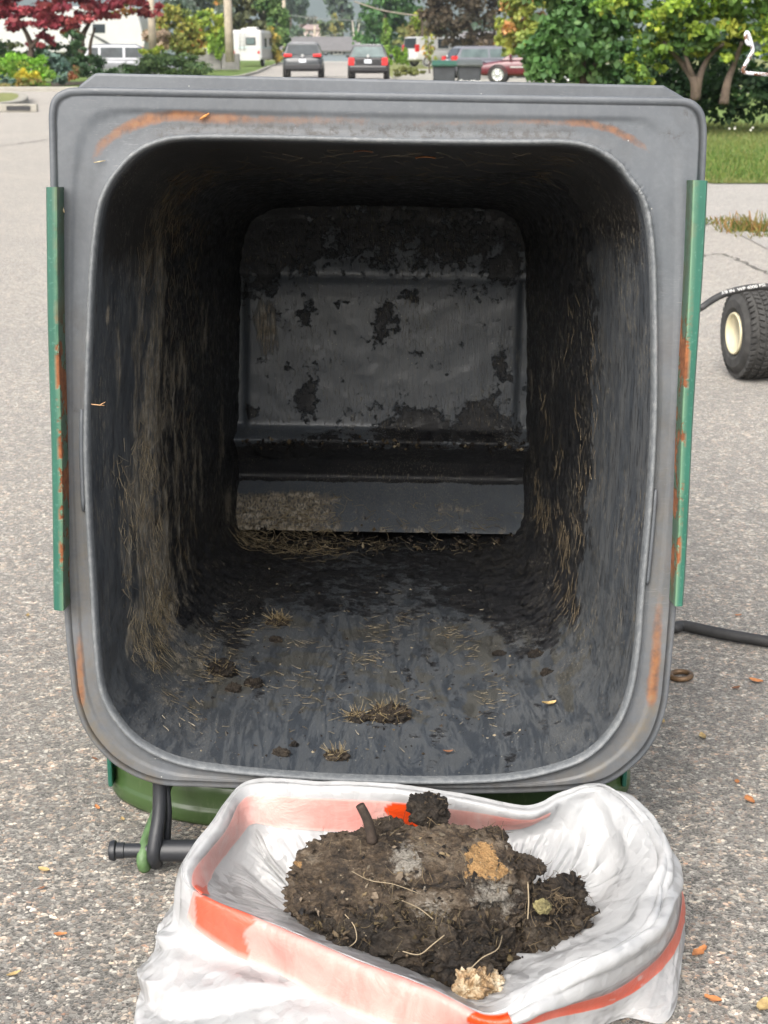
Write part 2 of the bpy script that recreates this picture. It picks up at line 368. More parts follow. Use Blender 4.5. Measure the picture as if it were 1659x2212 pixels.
# --- materials
def m_binrim():
    b = NB('weathered_grey_plastic'); p = b.obj; a = b.sep(b.attr('stain'))
    big = b.noise(p, 9, 5, .6); fine = b.noise(p, 160, 4, .6); streak = b.noise(b.map(p, (30, 20, 12)), 3, 4)
    col = b.ramp(big, [(.25, (.066, .075, .087)), (.75, (.110, .121, .135))])
    col = b.mix(.12, col, b.ramp(streak, [(.3, (.11, .12, .135)), (.7, (.21, .22, .232))]))
    col = b.mix(b.math('MULTIPLY', b.ramp(fine, [(.45, 0.), (.75, 1.)]), .10), col, (.25, .26, .27))
    col = b.mix(b.math('MULTIPLY', b.ramp(b.noise(p, 6, 7, .72, .6), [(.47, 0.), (.60, 1.)]), .45), col, (.062, .066, .072))
    scr = b.math('MULTIPLY', b.ramp(b.noise(b.map(p, (14, 14, 160)), 2.4, 4, .7, 2.5), [(.60, 0.), (.66, 1.)]), b.ramp(b.noise(p, 8, 2), [(.5, 0.), (.6, 1.)])); col = b.mix(b.math('MULTIPLY', scr, .4), col, (.24, .245, .25))
    ng = b.noise(p, 70, 5, .7)
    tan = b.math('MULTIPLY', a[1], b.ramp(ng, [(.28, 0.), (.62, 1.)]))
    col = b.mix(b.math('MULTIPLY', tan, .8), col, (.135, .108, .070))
    ru = b.ramp(b.math('ADD', a[0], b.math('MULTIPLY', b.math('SUBTRACT', b.noise(p, 60, 8, .78), .5), 1.0)), [(.27, 0.), (.60, .60), (.95, .90)])
    rc = b.ramp(b.noise(p, 90, 4), [(.3, (.08, .04, .022)), (.55, (.22, .088, .03)), (.8, (.20, .125, .06))])
    col = b.mix(ru, col, rc)
    so = b.math('MULTIPLY', a[2], b.ramp(b.noise(p, 130, 6, .75), [(.46, 0.), (.60, 1.)]))
    col = b.mix(b.math('MULTIPLY', so, .85), col, (.045, .040, .037))
    sp = b.ramp(b.vor(p, 65), [(.035, 1.), (.06, 0.)]); spk = b.math('MULTIPLY', sp, b.ramp(b.noise(p, 31, 2), [(.55, 0.), (.6, 1.)]))
    col = b.mix(b.math('MULTIPLY', spk, .7), col, (.45, .45, .42))
    h = b.math('ADD', b.math('MULTIPLY', fine, .35), b.math('ADD', b.math('MULTIPLY', so, .9), b.math('MULTIPLY', ru, .5)))
    return b.out(col, b.ramp(streak, [(.3, .42), (.7, .58)]), b.bump(h, .16, .0015))
M_rim = m_binrim()
def m_inside(name, k=1., gloss=.5):
    b = NB(name); p = b.obj; a = b.sep(b.attr('muck')); q = b.sep(b.attr('muck2'))
    # muck: side-wall streaks, bottom smears, wet muck (plus painted shade on the lower wall);  muck2: dry dust, fibre mat, black film
    vs = b.noise(b.map(p, (40, 14, 5)), 2.2, 6, .68, .4)          # streaks running up and down the side walls
    vf = b.noise(b.map(p, (150, 60, 14)), 2.4, 5, .7)
    vd = b.noise(b.map(p, (260, 130, 30)), 2.0, 3, .6)             # short dashes of dried stuff
    hs_ = b.noise(b.map(p, (19, 3.2, 10)), 2.0, 6, .68, 2.2)       # smears running into the bin
    hl = b.noise(b.map(p, (130, 5, 60)), 2.0, 4, .7, .8)           # brush lines inside the smears
    hf = b.noise(b.map(p, (60, 170, 60)), 1.6, 5, .7, .4)
    n26 = b.noise(p, 26, 8, .75); n60 = b.noise(p, 60, 6, .72)
    def edge(mask, noise, k, lo, hi, top=1.): return b.ramp(b.math('ADD', mask, b.math('MULTIPLY', b.math('SUBTRACT', noise, .5), k)), [(lo, 0.), (hi, top)])
    col = b.ramp(b.noise(p, 12, 5), [(.3, (.030*k, .036*k, .044*k)), (.7, (.050*k, .057*k, .066*k))])
    col = b.mix(b.math('MULTIPLY', b.ramp(vf, [(.5, 0.), (.66, 1.)]), .30 if k < 1.2 else .65), col, (.10*k, .105*k, .11*k))
    scuff = b.math('MULTIPLY', a[0], b.ramp(vs, [(.42, 0.), (.60, 1.)])); col = b.mix(b.math('MULTIPLY', scuff, .5), col, (.125, .125, .122))
    dk = b.math('MULTIPLY', a[0], b.ramp(vf, [(.53, 0.), (.60, 1.)])); col = b.mix(b.math('MULTIPLY', dk, .85), col, (.010, .0105, .012))
    film = b.math('MULTIPLY', a[1], b.ramp(hs_, [(.42, 1.), (.55, 0.)])); col = b.mix(b.math('MULTIPLY', film, .35), col, (.080, .080, .076))
    smear = b.math('MULTIPLY', a[1], b.ramp(b.math('ADD', hs_, b.math('MULTIPLY', b.math('SUBTRACT', hl, .5), .16)), [(.50, 0.), (.545, 1.)])); col = b.mix(b.math('MULTIPLY', smear, .38), col, (.016, .019, .024))
    col = b.mix(b.math('MULTIPLY', b.math('MULTIPLY', a[1], b.ramp(hl, [(.56, 0.), (.62, 1.)])), .25), col, (.018, .021, .025))
    ol = edge(q[0], b.noise(p, 15, 6, .7), 2.2, .98, 1.3); col = b.mix(b.math('MULTIPLY', ol, .38), col, (.052, .042, .020))
    dust = b.math('MULTIPLY', b.ramp(hf, [(.47, 0.), (.56, 1.)]), edge(q[0], b.noise(p, 20, 5, .65), 2.6, 1.0, 1.3)); col = b.mix(b.math('MULTIPLY', dust, .72), col, b.ramp(n60, [(.3, (.12, .095, .066)), (.7, (.25, .215, .165))]))
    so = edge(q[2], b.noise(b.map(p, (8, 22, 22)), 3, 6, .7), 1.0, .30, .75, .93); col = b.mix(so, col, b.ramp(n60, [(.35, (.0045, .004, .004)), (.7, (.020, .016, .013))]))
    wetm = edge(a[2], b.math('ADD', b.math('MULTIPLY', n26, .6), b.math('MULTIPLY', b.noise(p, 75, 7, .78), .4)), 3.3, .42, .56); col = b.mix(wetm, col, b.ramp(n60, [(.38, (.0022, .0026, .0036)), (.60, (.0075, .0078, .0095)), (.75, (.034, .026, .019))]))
    mat_ = b.math('MULTIPLY', edge(q[1], b.math('ADD', b.math('MULTIPLY', vs, .5), b.math('MULTIPLY', b.noise(b.map(p, (10, 10, 4)), 2.4, 5, .65), .5)), 3.0, .60, .95), b.ramp(vf, [(.41, 0.), (.52, 1.)])); col = b.mix(b.math('MULTIPLY', mat_, .92), col, b.ramp(n60, [(.3, (.12, .09, .055)), (.5, (.36, .29, .20)), (.68, (.60, .53, .43))]))
    dash = b.math('MULTIPLY', b.math('MULTIPLY', b.math('MAXIMUM', a[0], q[2]), b.ramp(vd, [(.585, 0.), (.62, 1.)])), b.ramp(b.noise(p, 9, 3), [(.44, .06), (.62, 1.)])); col = b.mix(b.math('MULTIPLY', dash, .85), col, b.ramp(n60, [(.3, (.13, .10, .06)), (.7, (.36, .30, .21))]))
    sp = b.math('MULTIPLY', b.ramp(b.vor(p, 110), [(.07, 1.), (.11, 0.)]), b.ramp(b.noise(p, 24, 2), [(.48, 0.), (.56, 1.)])); col = b.mix(b.math('MULTIPLY', sp, .8), col, (.36, .32, .24))
    h = b.math('ADD', b.math('ADD', b.math('MULTIPLY', vf, .3), b.math('MULTIPLY', b.math('ADD', mat_, dash), 1.)), b.math('ADD', b.math('MULTIPLY', dust, .8), b.math('MULTIPLY', wetm, b.math('ADD', n60, .4))))
    rg = b.mix(wetm, b.mix(mat_, b.mix(b.math('MULTIPLY', smear, .8), gloss, .22), .8), b.ramp(n60, [(.36, .28), (.5, .62), (.7, .8)]))
    col = b.mix(1., col, (.84, .87, .90), 'MULTIPLY'); gm = b.n('ShaderNodeGamma'); b.set(gm.inputs[0], col); gm.inputs[1].default_value = .85  # gamma lifts the dark inside colours, as brighter light in the bin would
    return b.out(gm.outputs[0], rg, b.bump(h, .6, .003), **{'Specular IOR Level': .6})
M_in = m_inside('mucky_inside_plastic'); M_end = m_inside('scraped_brightened_floor_plastic', 1.55, .28)  # floor copy: scraped, and brightened in colour for light missing deep inside
# --- rim
prof = [('o', .004, .045), ('o', .0005, .041), ('o', 0., .030), ('o', 0., .0032), ('o', .0004, .0012), ('o', .0016, .0003), ('o', .0034, 0.), ('o', .008, .0)]
prof += [('m', t, .0018*float(sstep(.36, .52, t))-.0008*float(sstep(.80, .95, t))) for t in np.linspace(.06, .93, 24)]
rings = []; pn = []
bead = inset(i2, -.0060)
oin = inset(o2, .008)
for k, (kind, t, n) in enumerate(prof):
    if kind == 'o': A = inset(o2, t)
    else:
        u = (t-.06)/.87; A = oin*(1-u)+inset(i2, -.0085)*u
    rings.append(A); pn.append(n)
for d, n in ((-.0066, .0008), (-.0058, -.0060), (-.0038, -.0078), (-.0014, -.0066), (0, -.001), (.0006, .004)): rings.append(inset(i2, d)); pn.append(n)
RA = np.array(rings); PN = np.array(pn)
# gentle waviness and dents, heavier on the bead at the upper right, jogs in the bead down the sides
flat = RA.reshape(-1, 2); nn = np.repeat(PN, NR)
nn = nn+.0012*fbm(np.stack([flat[:, 0]*9, flat[:, 1]*9, nn*0+3], 1), 3)
ring_i = np.repeat(np.arange(len(RA)), NR); seg = np.tile(np.arange(NR)/SUB, len(RA))
ur = sstep(13.2, 14, seg)*(1-sstep(17.6, 18.4, seg))*(ring_i >= len(RA)-6)
rough_n = fbm(np.stack([seg*30, ring_i*1.3, seg*0+1.5], 1), 3)
nn = nn+ur*rough_n*.0032
jog = np.zeros_like(nn)
for s0, s1 in ((21.0, 22.1), (38.2, 38.9+.6)):
    jog += sstep(s0, s0+.05, seg)*(1-sstep(s1, s1+.05, seg))
PW = b2w(flat[:, 0], flat[:, 1], nn)
def stroke(P, pts, w):
    P = np.asarray(P); best = np.zeros(len(P))
    for (a, b_) in zip(pts[:-1], pts[1:]):
        A, B = rim(a[0], a[1]), rim(b_[0], b_[1]); d = B-A; t = np.clip(((P-A)@d)/(d@d+1e-9), 0, 1)
        dist = np.linalg.norm(P-A-t[:, None]*d, axis=1); st = a[2]+(b_[2]-a[2])*t
        best = np.maximum(best, st*np.exp(-(dist/w)**2))
    return best
rust = stroke(flat, [(195,370,.1),(215,315,.55),(262,280,.85),(320,257,1.),(380,249,1.),(450,255,.85),(560,258,.55),(800,262,.3)], .0062)
rust = np.maximum(rust, .9*stroke(flat, [(560,262,.3),(900,268,.35),(1115,262,.5),(1200,264,.55),(1270,266,.85),(1330,282,1.),(1385,312,.6),(1410,335,.2)], .0046))
rust = np.maximum(rust, stroke(flat, [(170,1310,.05),(172,1400,.6),(175,1500,1.),(178,1522,.6)], .0048))
rust = np.maximum(rust, stroke(flat, [(1428,1250,.2),(1420,1370,.7),(1414,1450,1.),(1408,1510,1.),(1404,1530,.3)], .0062))
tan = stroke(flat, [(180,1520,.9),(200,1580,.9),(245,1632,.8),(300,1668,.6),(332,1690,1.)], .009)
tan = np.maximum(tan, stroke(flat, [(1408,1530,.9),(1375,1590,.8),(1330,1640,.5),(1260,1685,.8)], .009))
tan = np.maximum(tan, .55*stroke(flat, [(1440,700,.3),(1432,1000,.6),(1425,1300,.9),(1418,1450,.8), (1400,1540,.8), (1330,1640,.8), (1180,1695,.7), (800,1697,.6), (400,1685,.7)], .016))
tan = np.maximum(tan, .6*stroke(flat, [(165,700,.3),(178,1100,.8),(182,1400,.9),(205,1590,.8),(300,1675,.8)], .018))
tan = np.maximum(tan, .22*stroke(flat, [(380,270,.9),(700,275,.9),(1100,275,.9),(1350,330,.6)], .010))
soot = stroke(flat, [(350,290,.8),(420,284,1.),(800,286,1.),(1100,292,.9),(1230,296,.8)], .0085)
for pts_, w_ in (([(1428,292,.9),(1448,288,1.),(1455,300,1.),(1478,290,.9),(1492,294,.8)], .0022), ([(1484,240,1.),(1488,252,1.)], .0030), ([(150,878,1.),(168,886,.8)], .0028), ([(160,690,.9),(166,705,1.),(178,710,.8)], .0020), ([(700,268,.7),(760,266,.6)], .0035), ([(1150,278,.9),(1180,272,.8)], .0040), ([(1300,270,.8),(1340,274,.7)], .0035)): soot = np.maximum(soot, stroke(flat, pts_, w_))
soot = np.maximum(soot, .5*stroke(flat, [(860,1700,.8),(1100,1700,.8),(1290,1690,.6)], .006)); soot = np.maximum(soot, .5*stroke(flat, [(1418,560,.6),(1425,640,.7)], .006))
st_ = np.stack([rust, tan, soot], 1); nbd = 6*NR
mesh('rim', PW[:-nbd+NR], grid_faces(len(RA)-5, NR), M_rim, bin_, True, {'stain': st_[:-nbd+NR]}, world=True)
def m_bead():
    b = NB('scuffed_pale_plastic_edge'); n_ = b.noise(b.map(b.obj, (60, 60, 60)), 2., 6, .7)
    return b.out(b.ramp(n_, [(.3, (.095, .105, .115)), (.55, (.145, .155, .163)), (.75, (.22, .225, .225))]), .5, b.bump(n_, .5, .0015))
mesh('mouth_bead', PW[-nbd:], grid_faces(6, NR), m_bead(), bin_, True, world=True)
# bead jogs: thickened stretches of the mouth edge
for a, b_ in ((20.9, 22.0), (0.05, -1.1)):
    pts = []; mb = MB()
    for s in np.linspace(a, b_, 14):
        k = int(round(s*SUB)) % NR; q = inset(i2, -.0085)[k]; pts.append(b2w(q[0], q[1], -.0018))
    mb.tube(pts, np.r_[.0018, np.full(12, .0027), .0018], 8)
    mb.build('edge_thickening', M_rim, bin_, True, world=True, attr={'stain': np.zeros((len(mb.V), 3))})
# --- inner walls
NT = 90; tt = np.linspace(0, 1, NT)**.9
def wallpt(seg_, t):
    """seg_ in control segments, t 0..1 into the bin: bin-local (x, w, n)."""
    k = (np.asarray(seg_)*SUB) % NR; k0 = np.floor(k).astype(int) % NR; k1 = (k0+1) % NR; f = (k-np.floor(k))[..., None]
    A = i2[k0]*(1-f)+i2[k1]*f; B = f2[k0]*(1-f)+f2[k1]*f; t = np.asarray(t)[..., None]
    e = t+.10*np.sin(np.pi*t)*-.35
    X = A*(1-e)+B*e
    return np.concatenate([X, .004+(LB-.004)*t], -1)
SG, TTT = np.meshgrid(np.arange(NR)/SUB, tt); WL = wallpt(SG.ravel(), TTT.ravel())
wn = fbm(WL*np.array([14, 9, 14]), 4); inw = cen2-WL[:, :2]; inw /= np.linalg.norm(inw, axis=1)[:, None]
s_ = SG.ravel(); t_ = TTT.ravel()
side = (np.abs(inw[:, 0]) > np.abs(inw[:, 1])*.9).astype(float)
ang = np.arctan2(-inw[:, 1], -inw[:, 0])          # direction outwards
left = sstep(.25, .8, -np.cos(ang)); right = sstep(.25, .8, np.cos(ang)); top = sstep(.35, .85, np.sin(ang)); bot = sstep(.35, .85, -np.sin(ang))
wob = .16*fbm(np.stack([s_*.9, t_*4, s_*0], 1), 4)
ring_t = .24+.10*np.clip(WL[:, 1]/.35, -1, 1)      # where compost was packed against the left wall
bw = {'wet': np.clip(sstep(.28, .44, t_+wob)*(left*1.+right*1.+top*.6) + bot*sstep(.38, .75, t_+wob)*.62, 0, 1)}  # bottom term: wet muck together with inward-deepening shade painted on the lower wall
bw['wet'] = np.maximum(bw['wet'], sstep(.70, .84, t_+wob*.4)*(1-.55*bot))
dust = bot*sstep(.08, .2, t_+wob)*(1-sstep(.50, .68, t_+wob))
matm = left*(sstep(.05, .18, t_+wob)*(1-sstep(.60, .9, t_+wob)))*sstep(.32, -.05, WL[:, 1]) + left*.5*np.exp(-((t_+wob-.3)/.12)**2) + .35*right*sstep(.3, .5, t_+wob)*(1-sstep(.8, 1., t_))
_pw = b2w(*WL.T)-C0; _z = _pw@cF; wpx = CX+FPX*(_pw@cR)/_z; wpy = CY-FPX*(_pw@cU)/_z
def patch(px, py, rx, ry, amt): return amt*np.exp(-(((wpx-px)/rx)**2+((wpy-py)/ry)**2))*(left+right > .15)
matm = matm*.62
for q_ in ((345, 1000, 26, 170, .95), (350, 1180, 30, 130, 1.05), (362, 1320, 34, 70, 1.15), (300, 1400, 34, 40, .8), (330, 800, 16, 170, .75), (345, 560, 18, 90, .75), (480, 930, 12, 150, .75), (495, 1090, 12, 60, .9), (425, 800, 30, 160, .45), (235, 680, 16, 34, .85), (1150, 830, 14, 110, .7), (1190, 800, 26, 70, .55), (1245, 1100, 18, 160, .6)): matm = np.maximum(matm, patch(*q_))
def wipe(pts, w):
    best = np.zeros(len(wpx)); Pq = np.stack([wpx, wpy], 1)
    for A_, B_ in zip(pts[:-1], pts[1:]):
        A_, B_ = np.array(A_, float), np.array(B_, float); d_ = B_-A_; tq = np.clip(((Pq-A_)@d_)/(d_@d_), 0, 1); best = np.maximum(best, np.exp(-(np.linalg.norm(Pq-A_-tq[:, None]*d_, axis=1)/w)**4))
    return best*bot
wp_ = np.zeros(len(wpx))
for pts_, w_ in (([(545, 1290), (548, 1420), (562, 1510)], 14), ([(640, 1200), (690, 1320), (738, 1420), (742, 1510)], 16), ([(872, 1280), (852, 1400), (905, 1510)], 12), ([(900, 1390), (955, 1450), (990, 1510)], 15), ([(1105, 1320), (1120, 1440), (1160, 1530), (1190, 1610)], 14), ([(1145, 1300), (1180, 1430), (1202, 1560)], 12), ([(700, 1500), (800, 1562), (900, 1592)], 10), ([(470, 1390), (430, 1500)], 12), ([(960, 1560), (930, 1660)], 22), ([(1050, 1540), (1120, 1600), (1090, 1660)], 16), ([(400, 1560), (390, 1620)], 10)): wp_ = np.maximum(wp_, wipe(pts_, w_))
bw['wet'] = np.maximum(bw['wet'], wp_*.36); dust = dust*(1-wp_)
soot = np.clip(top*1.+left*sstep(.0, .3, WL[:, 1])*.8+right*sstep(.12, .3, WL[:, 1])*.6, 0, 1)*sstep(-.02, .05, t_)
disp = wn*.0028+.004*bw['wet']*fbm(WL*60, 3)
WLd = WL.copy(); WLd[:, :2] += inw*(disp*sstep(0, .05, t_))[:, None]
mk1 = np.stack([np.clip(left+right, 0, 1), bot, bw['wet']], 1); wet_end = mk1[-NR:]*0+np.array([0, 0, 1.]); mk2 = np.stack([dust, np.clip(matm, 0, 1), soot], 1)
wall_end = WLd[-NR:].copy(); wall_end[:, 2] += .085
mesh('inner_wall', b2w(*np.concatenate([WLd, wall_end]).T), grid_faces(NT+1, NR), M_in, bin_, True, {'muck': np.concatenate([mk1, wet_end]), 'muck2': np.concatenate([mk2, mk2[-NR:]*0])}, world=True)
# --- outer shell
orings = []
for (d, n) in ((.010, .045), (.014, .05)): orings.append((inset(o2, d), n))
orings.append((inset(i2, -.014), .055))
fo = inset(f2, -.012); o_in = inset(i2, -.014)
for t in np.linspace(.1, 1, 10): orings.append((o_in*(1-t)+fo*t, .10+(LB-.005)*t))
orings.append((cen2+(fo-cen2)*.9, LB+.105)); orings.append((cen2+(fo-cen2)*.5, LB+.11)); orings.append((cen2+(fo-cen2)*.02, LB+.11))
V = np.concatenate([b2w(A[:, 0], A[:, 1], np.full(NR, n)) for A, n in orings])
mesh('outer_shell', V, grid_faces(len(orings), NR), M_rim, bin_, True, {'stain': np.zeros((len(V), 3))}, world=True)
# --- floor of the bin, seen deep inside
xs = np.linspace(-.28, .28, 150); ws = np.linspace(-.36, .34, 230)
def wof(v): return rim(830, v, LB)[1]
kv = [(380, .02), (452, .0), (470, .008), (560, -.006), (592, -.011), (600, -.011), (612, -.003), (640, 0.), (920, 0.), (932, -.004), (940, -.030), (950, -.034), (956, -.026), (1000, .03), (1042, .055), (1050, .045), (1100, -.02), (1165, -.105), (1300, -.2)]
kw = np.array([wof(v) for v, _ in kv]); kn = np.array([n for _, n in kv]); o_ = np.argsort(kw); kw, kn = kw[o_], kn[o_]
XX, WW = np.meshgrid(xs, ws); nb = np.interp(WW, kw, kn)
ker = np.exp(-np.linspace(-2, 2, 9)**2/1.2); ker /= ker.sum()
nb = np.apply_along_axis(lambda c: np.convolve(np.pad(c, 4, 'edge'), ker, 'valid'), 0, nb)
xl, xr = rim(532, 800, LB)[0], rim(1116, 800, LB)[0]
edge = np.maximum(sstep(xl+.006, xl-.006, XX), sstep(xr-.004, xr+.006, XX))*(WW > wof(945))*(WW < wof(602))
nb = LB-.006+nb+edge*.010
nb = nb-.0018*np.clip(fbm(np.stack([XX.ravel()*22, WW.ravel()*22, XX.ravel()*0+5], 1), 5).reshape(XX.shape), -.2, 1)
xr_ = lambda px: rim(px, 800, LB)[0]
def spot(px, py, rx, ry): c_ = rim(px, py, LB); return np.exp(-(((XX-c_[0])/(rx*2.65/FPX))**2+((WW-c_[1])/(ry*2.65/FPX))**2))
wetm = sstep(wof(640), wof(520), WW)*.42+sstep(xr_(690), xr_(590), XX)*sstep(wof(640), wof(540), WW)*.5
for px, py, rx, ry, am in ((560, 560, 60, 80, .7), (660, 690, 14, 26, .5), (665, 860, 22, 60, .75), (720, 960, 160, 30, .6), (900, 930, 95, 50, .85), (1040, 930, 75, 60, .9), (1090, 560, 50, 60, .6), (830, 690, 30, 40, .55), (900, 640, 30, 18, .5), (545, 890, 14, 14, .7), (1080, 800, 20, 70, .4), (1000, 620, 40, 20, .35), (580, 970, 60, 25, .7), (1090, 980, 50, 30, .7)): wetm = np.maximum(wetm, am*spot(px, py, rx, ry))
wetm = np.clip(wetm+.16, 0, 1); wetm = np.where(WW < wof(1045), wetm*.5, wetm); wetm = np.maximum(wetm, sstep(-wof(958), -wof(972), -WW)*sstep(wof(1056), wof(1046), WW)*1.1)
dst = sstep(-wof(1050), -wof(1085), -WW)*(.55+.75*sstep(-.05, -.12, XX)+.25*sstep(-wof(1110), -wof(1150), -WW)); ones = np.ones_like(XX)
tanp = np.exp(-(((XX-rim(575, 700, LB)[0])/.028)**2+((WW-wof(700))/.06)**2))
def wall_radius(A): v_ = A-f2.mean(0); a_ = np.arctan2(v_[:, 1], v_[:, 0]); o_ = np.argsort(a_); return lambda q: np.interp(q, a_[o_], np.hypot(v_[:, 0], v_[:, 1])[o_], period=2*np.pi)
vx_ = np.stack([XX.ravel(), WW.ravel()], 1)-f2.mean(0); aq_ = np.arctan2(vx_[:, 1], vx_[:, 0]); tq_ = np.clip(1-nb.ravel()/LB, 0, 1); inside_ = np.hypot(vx_[:, 0], vx_[:, 1]) < wall_radius(f2)(aq_)*(1-tq_)+wall_radius(i2)(aq_)*tq_+.007
FF_ = grid_faces(len(ws), len(xs), False); FF_ = FF_[inside_[FF_].all(1)]
mesh('floor_panel', b2w(XX.ravel(), WW.ravel(), nb.ravel()), FF_, M_end, bin_, True,
     {'muck': np.stack([ones.ravel()*.55, ones.ravel()*0, wetm.ravel()], 1), 'muck2': np.stack([dst.ravel(), np.clip(tanp*1.2+.85*dst, 0, 1.2).ravel(), 0*ones.ravel()], 1)}, world=True)
# --- front lip standing behind the upper rim
lip = [rim(168, 186, .075), rim(205, 157, .075), rim(1434, 184, .075), rim(1482, 212, .075), rim(1482, 240, .075), rim(168, 222, .075)]
lip2 = cr_open(lip, 1); mb = MB(); n = len(lip)
Vf = [b2w(x, w, .075) for x, w in lip]+[b2w(x, w, .087) for x, w in lip]
mb.add(Vf, [tuple(range(n)), tuple(range(2*n-1, n-1, -1))]+[(i, n+i, n+(i+1) % n, (i+1) % n) for i in range(n)])
o = mb.build('front_lip', M_rim, bin_, bevel=.003, world=True, attr={'stain': np.zeros((2*n, 3))})
# --- green lock rails
def m_rail():
    b = NB('green_enamelled_steel'); p = b.obj; a = b.sep(b.attr('wear'))
    n1 = b.noise(p, 22, 5, .7); n2 = b.noise(p, 8, 3)
    col = b.ramp(n2, [(.3, (.014, .085, .058)), (.7, (.024, .120, .084))])
    col = b.mix(b.math('MULTIPLY', b.ramp(b.noise(p, 300, 2), [(.6, 0.), (.72, 1.)]), .25), col, (.15, .3, .24))
    col = b.mix(b.math('MULTIPLY', a[0], .8), col, (.034, .080, .042))
    col = b.mix(b.math('MULTIPLY', a[1], b.ramp(n1, [(.3, .25), (.5, 1.)])), col, (.13, .23, .145))
    ru = b.math('MULTIPLY', a[2], b.ramp(b.noise(p, 34, 5, .65), [(.47, 0.), (.52, 1.)]))
    col = b.mix(ru, col, b.ramp(b.noise(p, 80, 5, .7), [(.3, (.10, .032, .012)), (.7, (.30, .11, .04))]))
    return b.out(col, b.mix(ru, .36, .9), b.bump(b.math('ADD', b.math('MULTIPLY', ru, -1.), b.math('MULTIPLY', n1, .15)), .5, .0012))
M_rail = m_rail()
def rail(edge_px, inner_px, front_px, wear_seed, name='lock_rail'):
    """edge_px/inner_px/front_px: pairs (top, bottom) for the outer edge, the crease and the inner foot of the rail."""
    NL = 90; ts = np.linspace(0, 1, NL); dep = -.030; sgn = 1 if edge_px[0][0] > 800 else -1
    A = [rim(*edge_px[0], dep), rim(*edge_px[1], dep)]; Bc = [rim(*inner_px[0], dep), rim(*inner_px[1], dep)]
    V = []; wear = []
    for t in ts:
        a = A[0]*(1-t)+A[1]*t; c = Bc[0]*(1-t)+Bc[1]*t
        wig = .0006*math.sin(t*9+wear_seed)
        a = a+np.array([wig, 0]); c = c+np.array([wig, 0]); bv = .0022*sgn
        pr = [(a[0], a[1], .022), (a[0], a[1], dep+.003), (a[0]-bv*.8, a[1], dep), (a[0]*.5+c[0]*.5, .5*(a[1]+c[1]), dep), (c[0]+bv, c[1], dep), (c[0]+bv*.3, c[1], dep+.0006), (c[0], c[1], dep+.0022), (c[0]-bv*.15, c[1], -.013), (c[0]-bv*.3, c[1], .0015), (a[0]-bv, a[1], .0035)]
        V += [b2w(*q) for q in pr]
        lo = sstep(.25, .38, t)
        for j in range(10):
            wear.append((1. if 6 <= j <= 8 else 0., 1. if j in (5,) else (.5 if j in (4, 6) else 0.), (.15+.95*lo*(1-sstep(.88, 1., t)))*(1. if 4 <= j <= 8 else .0)))
    mbr = MB().add(V, [tuple(f) for f in grid_faces(NL, 10)]+[tuple(range(10)), tuple((NL-1)*10+j for j in range(9, -1, -1))])
    return mesh(name, mbr.V, mbr.F, M_rail, bin_, False, {'wear': np.array(wear)}, world=True)
rail([(1530, 390), (1476, 1310)], [(1497, 389), (1457, 1310)], None, 0.)
rail([(97, 404), (116, 1318)], [(122, 404), (139, 1320)], None, 2.)
# --- handle: two brackets, the hinge tube with its end caps, green lid arms
M_handle = simple('black_handle_plastic', (.022, .024, .028), .42, .3, 14, .15, bscale=60)
hy = 1.584; hz = .029
def hx(px, z=hz, y=hy): return at(px, 1840, y)[0]
M_armgreen = simple('chipped_green_plastic', (.07, .13, .05), .5, .45, 60, .4, bscale=120)
xL = hx(340); xR = -xL+2*hx(815)
t0 = MB(); t0.tube([(xL, hy, hz), (0, hy, hz), (xR, hy, hz)], .0125, 24); ht = t0.build('handle_tube', M_handle, bin_, True, world=True); autosmooth(ht)
for sg, x in ((1, xL), (-1, xR)):
    xe = x-sg*.045
    e = MB(); e.lathe([(-sg*.052, .0001), (-sg*.052, .006), (-sg*.0505, .0105), (-sg*.046, .0122), (-sg*.044, .0118), (-sg*.0425, .0092), (-sg*.034, .0092), (-sg*.033, .0082), (sg*.0, .0082)], (x-sg*.004, hy, hz), 'x', 28); autosmooth(e.build('end_cap', M_handle, ht if False else bin_, True, world=True))
    br = MB(); path = cr_open([(x+sg*.004, 1.600, .118), (x+sg*.004, 1.597, .095), (x+sg*.003, 1.589, .070), (x-sg*.001, 1.578, .045), (x-sg*.003, 1.574, .028), (x-sg*.002, 1.584, .0125)], 6)
    br.tube(path, np.linspace(.0085, .0080, len(path)), 12); br.tube([(x+sg*.010, 1.602, .12), (x+sg*.012, 1.60, .07), (x+sg*.010, 1.592, .034)], .0045, 8); br.tube(cr_open([(x, 1.607, .028), (x+sg*.004, 1.612, .07), (x+sg*.006, 1.612, .118)], 5), .006, 10)
    br.build('handle_bracket', M_handle, bin_, True, world=True)
